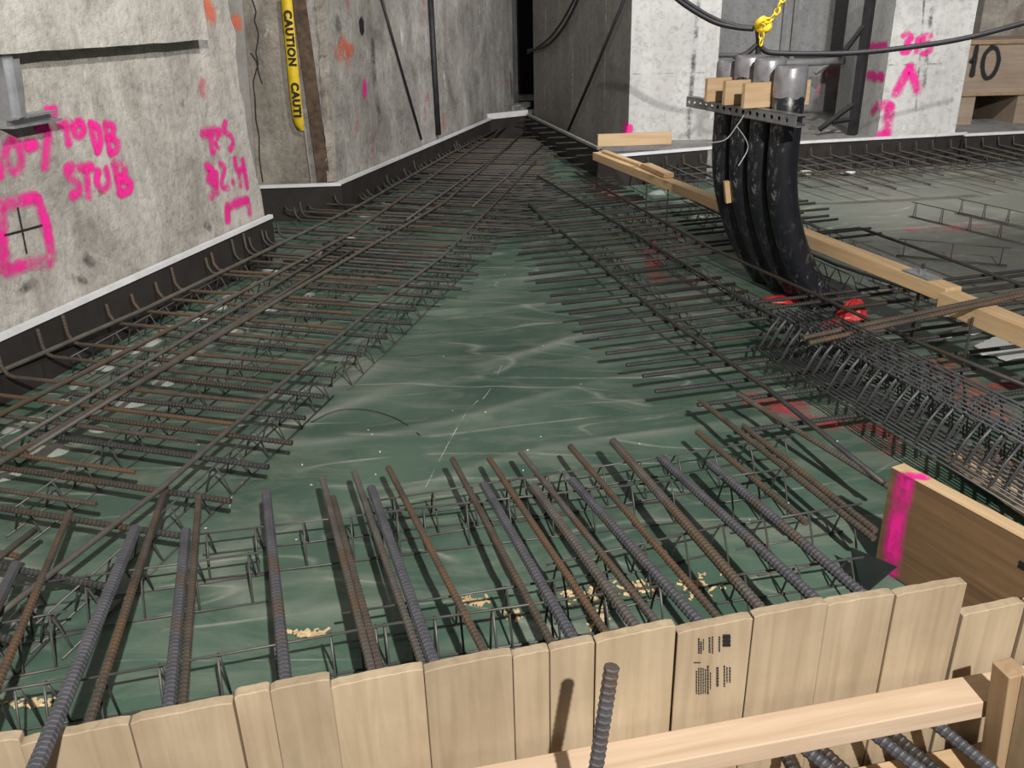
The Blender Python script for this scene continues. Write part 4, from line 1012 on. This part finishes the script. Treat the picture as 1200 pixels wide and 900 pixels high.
# cable drop and a modelled shadow line on the brown wall
mb = MB(); mb.tube(smooth_line([mp(u, v) + mn * .05 for u, v in ((688, -10), (676, 16), (662, 38), (645, 54), (624, 59))], 6), .012, 6)
one('wall_cable', mb, 'cable', 'black cable looping across the brown shaded wall', 'cable', smooth=True)
mb = MB(); mb.tube(smooth_line([mp(u, v) + mn * .05 for u, v in ((684, -10), (668, 20), (652, 42), (636, 55), (624, 62))], 6), .009, 6)
one('wall_cable', mb, 'cable', 'thinner black cable beside the loop on the brown wall', 'cable', smooth=True)
mb = MB(); mb.tube([mp(740, -10) + mn * .03, mp(706, 70) + mn * .03, mp(670, 152) + mn * .03], .012, 6)  # thin dark tube modelled in place of a cast shadow
one('wall_cable', mb, 'cable', 'long straight dark cable slanting down the brown shaded wall', 'cable', smooth=True)
# rack behind the conduits
def stick(name, a_, b_, r, y0, y1, mat, label, cat='pipe', sq=False, group=None):
    p = PY(*a_, y0); q = PY(*b_, y1); mb = MB()
    mb.tube([p, q], r, 4 if sq else 10); return one(name, mb, mat, label, cat, group, not sq)
stick('rack_pipe', (840, 78), (1012, 70), .03, 7.4, 7.4, 'scaffold_grey', 'grey horizontal pipe behind the taped conduits')
stick('rack_pipe', (840, 64), (1010, 65), .018, BY - .02, BY - .02, 'scaffold_grey', 'thin grey horizontal pipe on the back wall')
stick('steel_post', (1021, -8), (999, 157), .042, 6.72, 6.72, 'black_steel', 'black steel post beside the pier with pink numbers', 'post', True)
stick('steel_brace', (1016, 25), (990, 60), .02, 6.72, 6.72, 'black_steel', 'dark brace rising to the top of the black post', 'brace', True)
stick('steel_brace', (960, 152), (1005, 118), .022, 6.72, 6.72, 'black_steel', 'dark brace slanting from the ledge to the black post', 'brace', True)
stick('steel_brace', (975, 143), (1004, 139), .018, 6.72, 6.72, 'black_steel', 'short dark strut low on the black post', 'brace', True)
stick('rack_brace', (955, 86), (972, 74), .02, 7.4, 7.4, 'scaffold_grey', 'pale short brace below the grey pipe left of the post', 'brace', True)
stick('rack_brace', (997, 76), (1013, 89), .02, 7.4, 7.4, 'scaffold_grey', 'pale short brace below the grey pipe at the black post', 'brace', True)
stick('floor_pipe', (950, 152), (984, 158), .035, 7.1, 6.9, 'scaffold_grey', 'grey pipe lying on the ledge behind the conduits')
for k, v in enumerate((95, 110, 124, 140)):
    stick('rack_pipe', (834, v), (858, v - 3), .03, 7.3, 7.3, 'scaffold_grey', 'short grey pipe of the stack between column and conduits', 'pipe', False, 'pipes stacked behind the column')
# crate with 10 on it
a_ = PY(1121, 134, 7.15); b_ = PY(1203, 134, 7.15); top = PY(1150, 47, 7.15).z; bot = PY(1150, 112, 7.15).z; base = .2
t = thing('plywood_crate', 'plywood crate marked 10 standing on timber skids', 'crate', (a_.x, 7.15, base))
wdt = 1.2
mb = MB(); mb.box((0, 0, bot - base), (wdt, .7, top - base)); bevel(link('box', mb.mesh('box', 'crate_wood'), t), .006)
for zz in (top - base - .03, bot - base + .0):
    mb = MB(); mb.box((-.01, -.018, zz), (wdt, 0, zz + .02)); link('batten', mb.mesh('batten', 'stake_wood'), t)
for xx in (.0, .47, .95):
    mb = MB(); mb.box((xx, 0, 0), (xx + .13, .7, bot - base)); link('skid', mb.mesh('skid', 'crate_wood'), t)
def cr(c): u, v = k2(c); return PY(u, v, 7.15) - t.location
mb = MB(); stroke(mb, [cr((765, 290)), cr((735, 470))], .016, pn); stroke(mb, [cr((728, 385)), cr((755, 355))], .014, pn)
link('painted_one', mb.mesh('painted_one', 'spray_black'), t)
mb = MB(); stroke(mb, [cr(c) for c in ((860, 292), (815, 340), (800, 420), (822, 485), (868, 460), (900, 380), (890, 310), (855, 292))], .013, pn)
link('painted_zero', mb.mesh('painted_zero', 'spray_black'), t)
mb = MB(); mb.box((4.1, 7.9, .2), (5.6, 8.2, 2.4)); one('stored_panel', mb, 'recess_concrete', 'stained panel leaning behind the plywood crate', 'panel')
# rubble at the far end
for k in range(9):
    q = P(random.uniform(584, 618), random.uniform(125, 131), .2); mb = MB(); an = random.uniform(0, 3)
    mb.box((-.07, -.04, 0), (.07, .04, .03 + .02 * random.random()), Matrix.Rotation(an, 4, 'Z'))
    o = link('rubble_piece', mb.mesh('rubble_piece', 'ledge_concrete'), loc=(q.x, q.y + .1, .2)); tag(o, 'flat concrete rubble piece lying at the far wall end', 'rubble', 'rubble at the far end')
mb = MB(); q = P(600, 128, .2); mb.box((-.45, .12, -.22), (.35, 1.0, 0)); o = link('floor_end', mb.mesh('floor_end', 'ledge_concrete'), loc=(q.x, q.y - .15, .2)); tag(o, 'grey concrete sill at the far end of the mat', 'floor', kind='structure')

# ------------------------------------------------------------------ on the membrane
# glossy blisters with glints in their pale colour, white patches painted as reflections
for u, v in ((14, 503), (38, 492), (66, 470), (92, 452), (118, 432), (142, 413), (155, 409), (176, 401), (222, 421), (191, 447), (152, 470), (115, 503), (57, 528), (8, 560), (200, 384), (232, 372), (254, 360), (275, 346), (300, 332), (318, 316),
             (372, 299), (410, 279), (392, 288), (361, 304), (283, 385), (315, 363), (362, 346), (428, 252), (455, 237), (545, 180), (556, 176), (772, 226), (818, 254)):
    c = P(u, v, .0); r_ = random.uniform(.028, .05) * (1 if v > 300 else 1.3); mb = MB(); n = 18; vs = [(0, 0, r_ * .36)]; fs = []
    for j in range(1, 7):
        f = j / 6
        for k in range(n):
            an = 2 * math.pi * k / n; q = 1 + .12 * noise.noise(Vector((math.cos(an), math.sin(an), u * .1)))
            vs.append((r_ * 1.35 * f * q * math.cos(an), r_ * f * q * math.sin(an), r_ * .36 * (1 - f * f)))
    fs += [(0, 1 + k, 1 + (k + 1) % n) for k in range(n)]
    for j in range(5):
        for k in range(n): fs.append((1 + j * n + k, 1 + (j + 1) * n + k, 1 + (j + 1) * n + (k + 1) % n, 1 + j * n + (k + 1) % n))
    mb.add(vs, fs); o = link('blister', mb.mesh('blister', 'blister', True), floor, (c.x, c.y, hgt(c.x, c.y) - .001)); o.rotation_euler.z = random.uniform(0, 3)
def patch(name, pts, mat, parent=floor, lift=.004, cover=False, hw=.03):
    mb = MB()
    if cover: stroke(mb, [Vector((p.x, p.y, hgt(p.x, p.y))) for p in [P(u, v, 0) for u, v in pts]], hw, (0, 0, 1), 8, lift)
    return link(name, mb.mesh(name, mat), parent)
for pts, hw, mt in (([(762, 282), (764, 300), (768, 316), (775, 330)], .04, 'spray_red'), ([(700, 218), (720, 232), (745, 238)], .06, 'spray_red'), ([(880, 470), (925, 480), (980, 500)], .045, 'spray_red'), ([(1010, 500), (1050, 530)], .04, 'spray_red'),
                    ([(1115, 440), (1135, 462), (1165, 490)], .05, 'spray_orange'), ([(1165, 455), (1190, 452)], .02, 'spray_red'), ([(800, 332), (830, 328)], .04, 'spray_red'), ([(1068, 272), (1120, 268), (1165, 265)], .05, 'spray_faint'), ([(790, 282), (800, 276)], .03, 'spray_red'), ([(1090, 425), (1110, 432)], .04, 'spray_orange')):
    patch('paint_mark', pts, mt, cover=True, hw=hw)
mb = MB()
for (u, v, sx_, sy_) in ((1165, 412, .10, .03), (1130, 392, .09, .02), (1098, 400, .06, .012), (1188, 417, .08, .04), (1180, 400, .10, .02), (1120, 372, .05, .01), (1190, 448, .06, .008)):  # flat white shapes painted as the sheet's reflections
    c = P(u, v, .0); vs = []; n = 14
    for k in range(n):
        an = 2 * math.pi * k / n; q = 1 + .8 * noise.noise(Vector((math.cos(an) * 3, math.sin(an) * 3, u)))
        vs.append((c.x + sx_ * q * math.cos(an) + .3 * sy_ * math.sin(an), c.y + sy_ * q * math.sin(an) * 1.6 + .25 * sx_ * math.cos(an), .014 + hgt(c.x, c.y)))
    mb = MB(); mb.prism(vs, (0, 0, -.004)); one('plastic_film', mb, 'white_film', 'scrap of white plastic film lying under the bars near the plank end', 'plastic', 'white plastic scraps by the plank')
for u, v in ((942, 207), (992, 206), (1113, 181), (1133, 176), (1128, 182)):  # white flakes modelled in place of star-shaped glints
    c = P(u, v, .0); s_ = random.uniform(.03, .05); mb = MB()
    mb.prism([(c.x + s_ * math.cos(an) * (1 + .5 * noise.noise(Vector((an * 2, u, 1)))), c.y + s_ * .7 * math.sin(an), .02) for an in [2 * math.pi * k / 11 for k in range(11)]], (.01, 0, .02))
    one('paper_scrap', mb, 'white_bits', 'small white scrap lying between the bars below the piers', 'scrap', 'white scraps below the piers')
# folded black flap beside the pink striped board
a_ = P(997, 641, .075); b_ = P(1052, 664, .09); c_ = P(1012, 698, .02); d_ = P(1003, 690, .01)
mb = MB(); mb.add([a_, b_, c_, d_, (a_ + b_) / 2 + Vector((0, .02, -.05))], [(0, 1, 2), (0, 2, 3), (0, 4, 1), (4, 2, 1), (4, 3, 2), (0, 3, 4)])
one('membrane_flap', mb, 'black_flap', 'folded black membrane flap in the corner by the pink stripe', 'flap')
# chalk lines and bits
for pts, hw in (([(499, 574), (520, 530), (545, 490), (560, 470)], .0014), ([(588, 430), (575, 455), (566, 468)], .0014), ([(268, 600), (272, 580)], .0016)):
    patch('chalk_line', pts, 'drip_white', cover=True, hw=hw, lift=.003)
mb = MB(); patch('pencil_curve', [(365, 497), (395, 484), (430, 482), (465, 492), (492, 512)], 'spray_black', cover=True, hw=.0015, lift=.003)
mb = MB()
for k in range(60):
    u = random.uniform(230, 1190); v = random.uniform(215, 640)
    c = P(u, v, 0); c.z = hgt(c.x, c.y) + .002; s = random.uniform(.0015, .0035)
    if c.x < -1.2: continue
    M = Matrix.Translation(c) @ Matrix.Rotation(random.uniform(0, 3), 4, 'Z'); mb.box((-s, -s * .6, 0), (s, s * .6, s * .5), M)
o = link('debris', mb.mesh('debris', 'white_bits')); tag(o, 'tiny pale crumbs of debris scattered over the green membrane', 'debris', kind='stuff')
mb = MB()
for u0, v0, su, sv, n in ((690, 700, 28, 10, 70), (745, 690, 20, 8, 60), (700, 722, 10, 10, 50), (555, 705, 14, 4, 40), (360, 742, 24, 4, 40), (820, 690, 20, 12, 50), (40, 825, 30, 6, 30), (600, 720, 10, 8, 30)):
    for k in range(n):
        c = P(random.gauss(u0, su * .6), random.gauss(v0, sv * .6), 0); c.z = hgt(c.x, c.y) + .003; s = random.uniform(.003, .008)
        M = Matrix.Translation(c) @ Matrix.Rotation(random.uniform(0, 3), 4, 'Z') @ Matrix.Rotation(random.uniform(-.5, .5), 4, 'X'); mb.box((-s, -s * .4, -.001), (s, s * .4, .001), M)
o = link('wood_shavings', mb.mesh('wood_shavings', 'sawdust')); tag(o, 'pale wood shavings scattered on the membrane behind the form', 'shavings', kind='stuff')
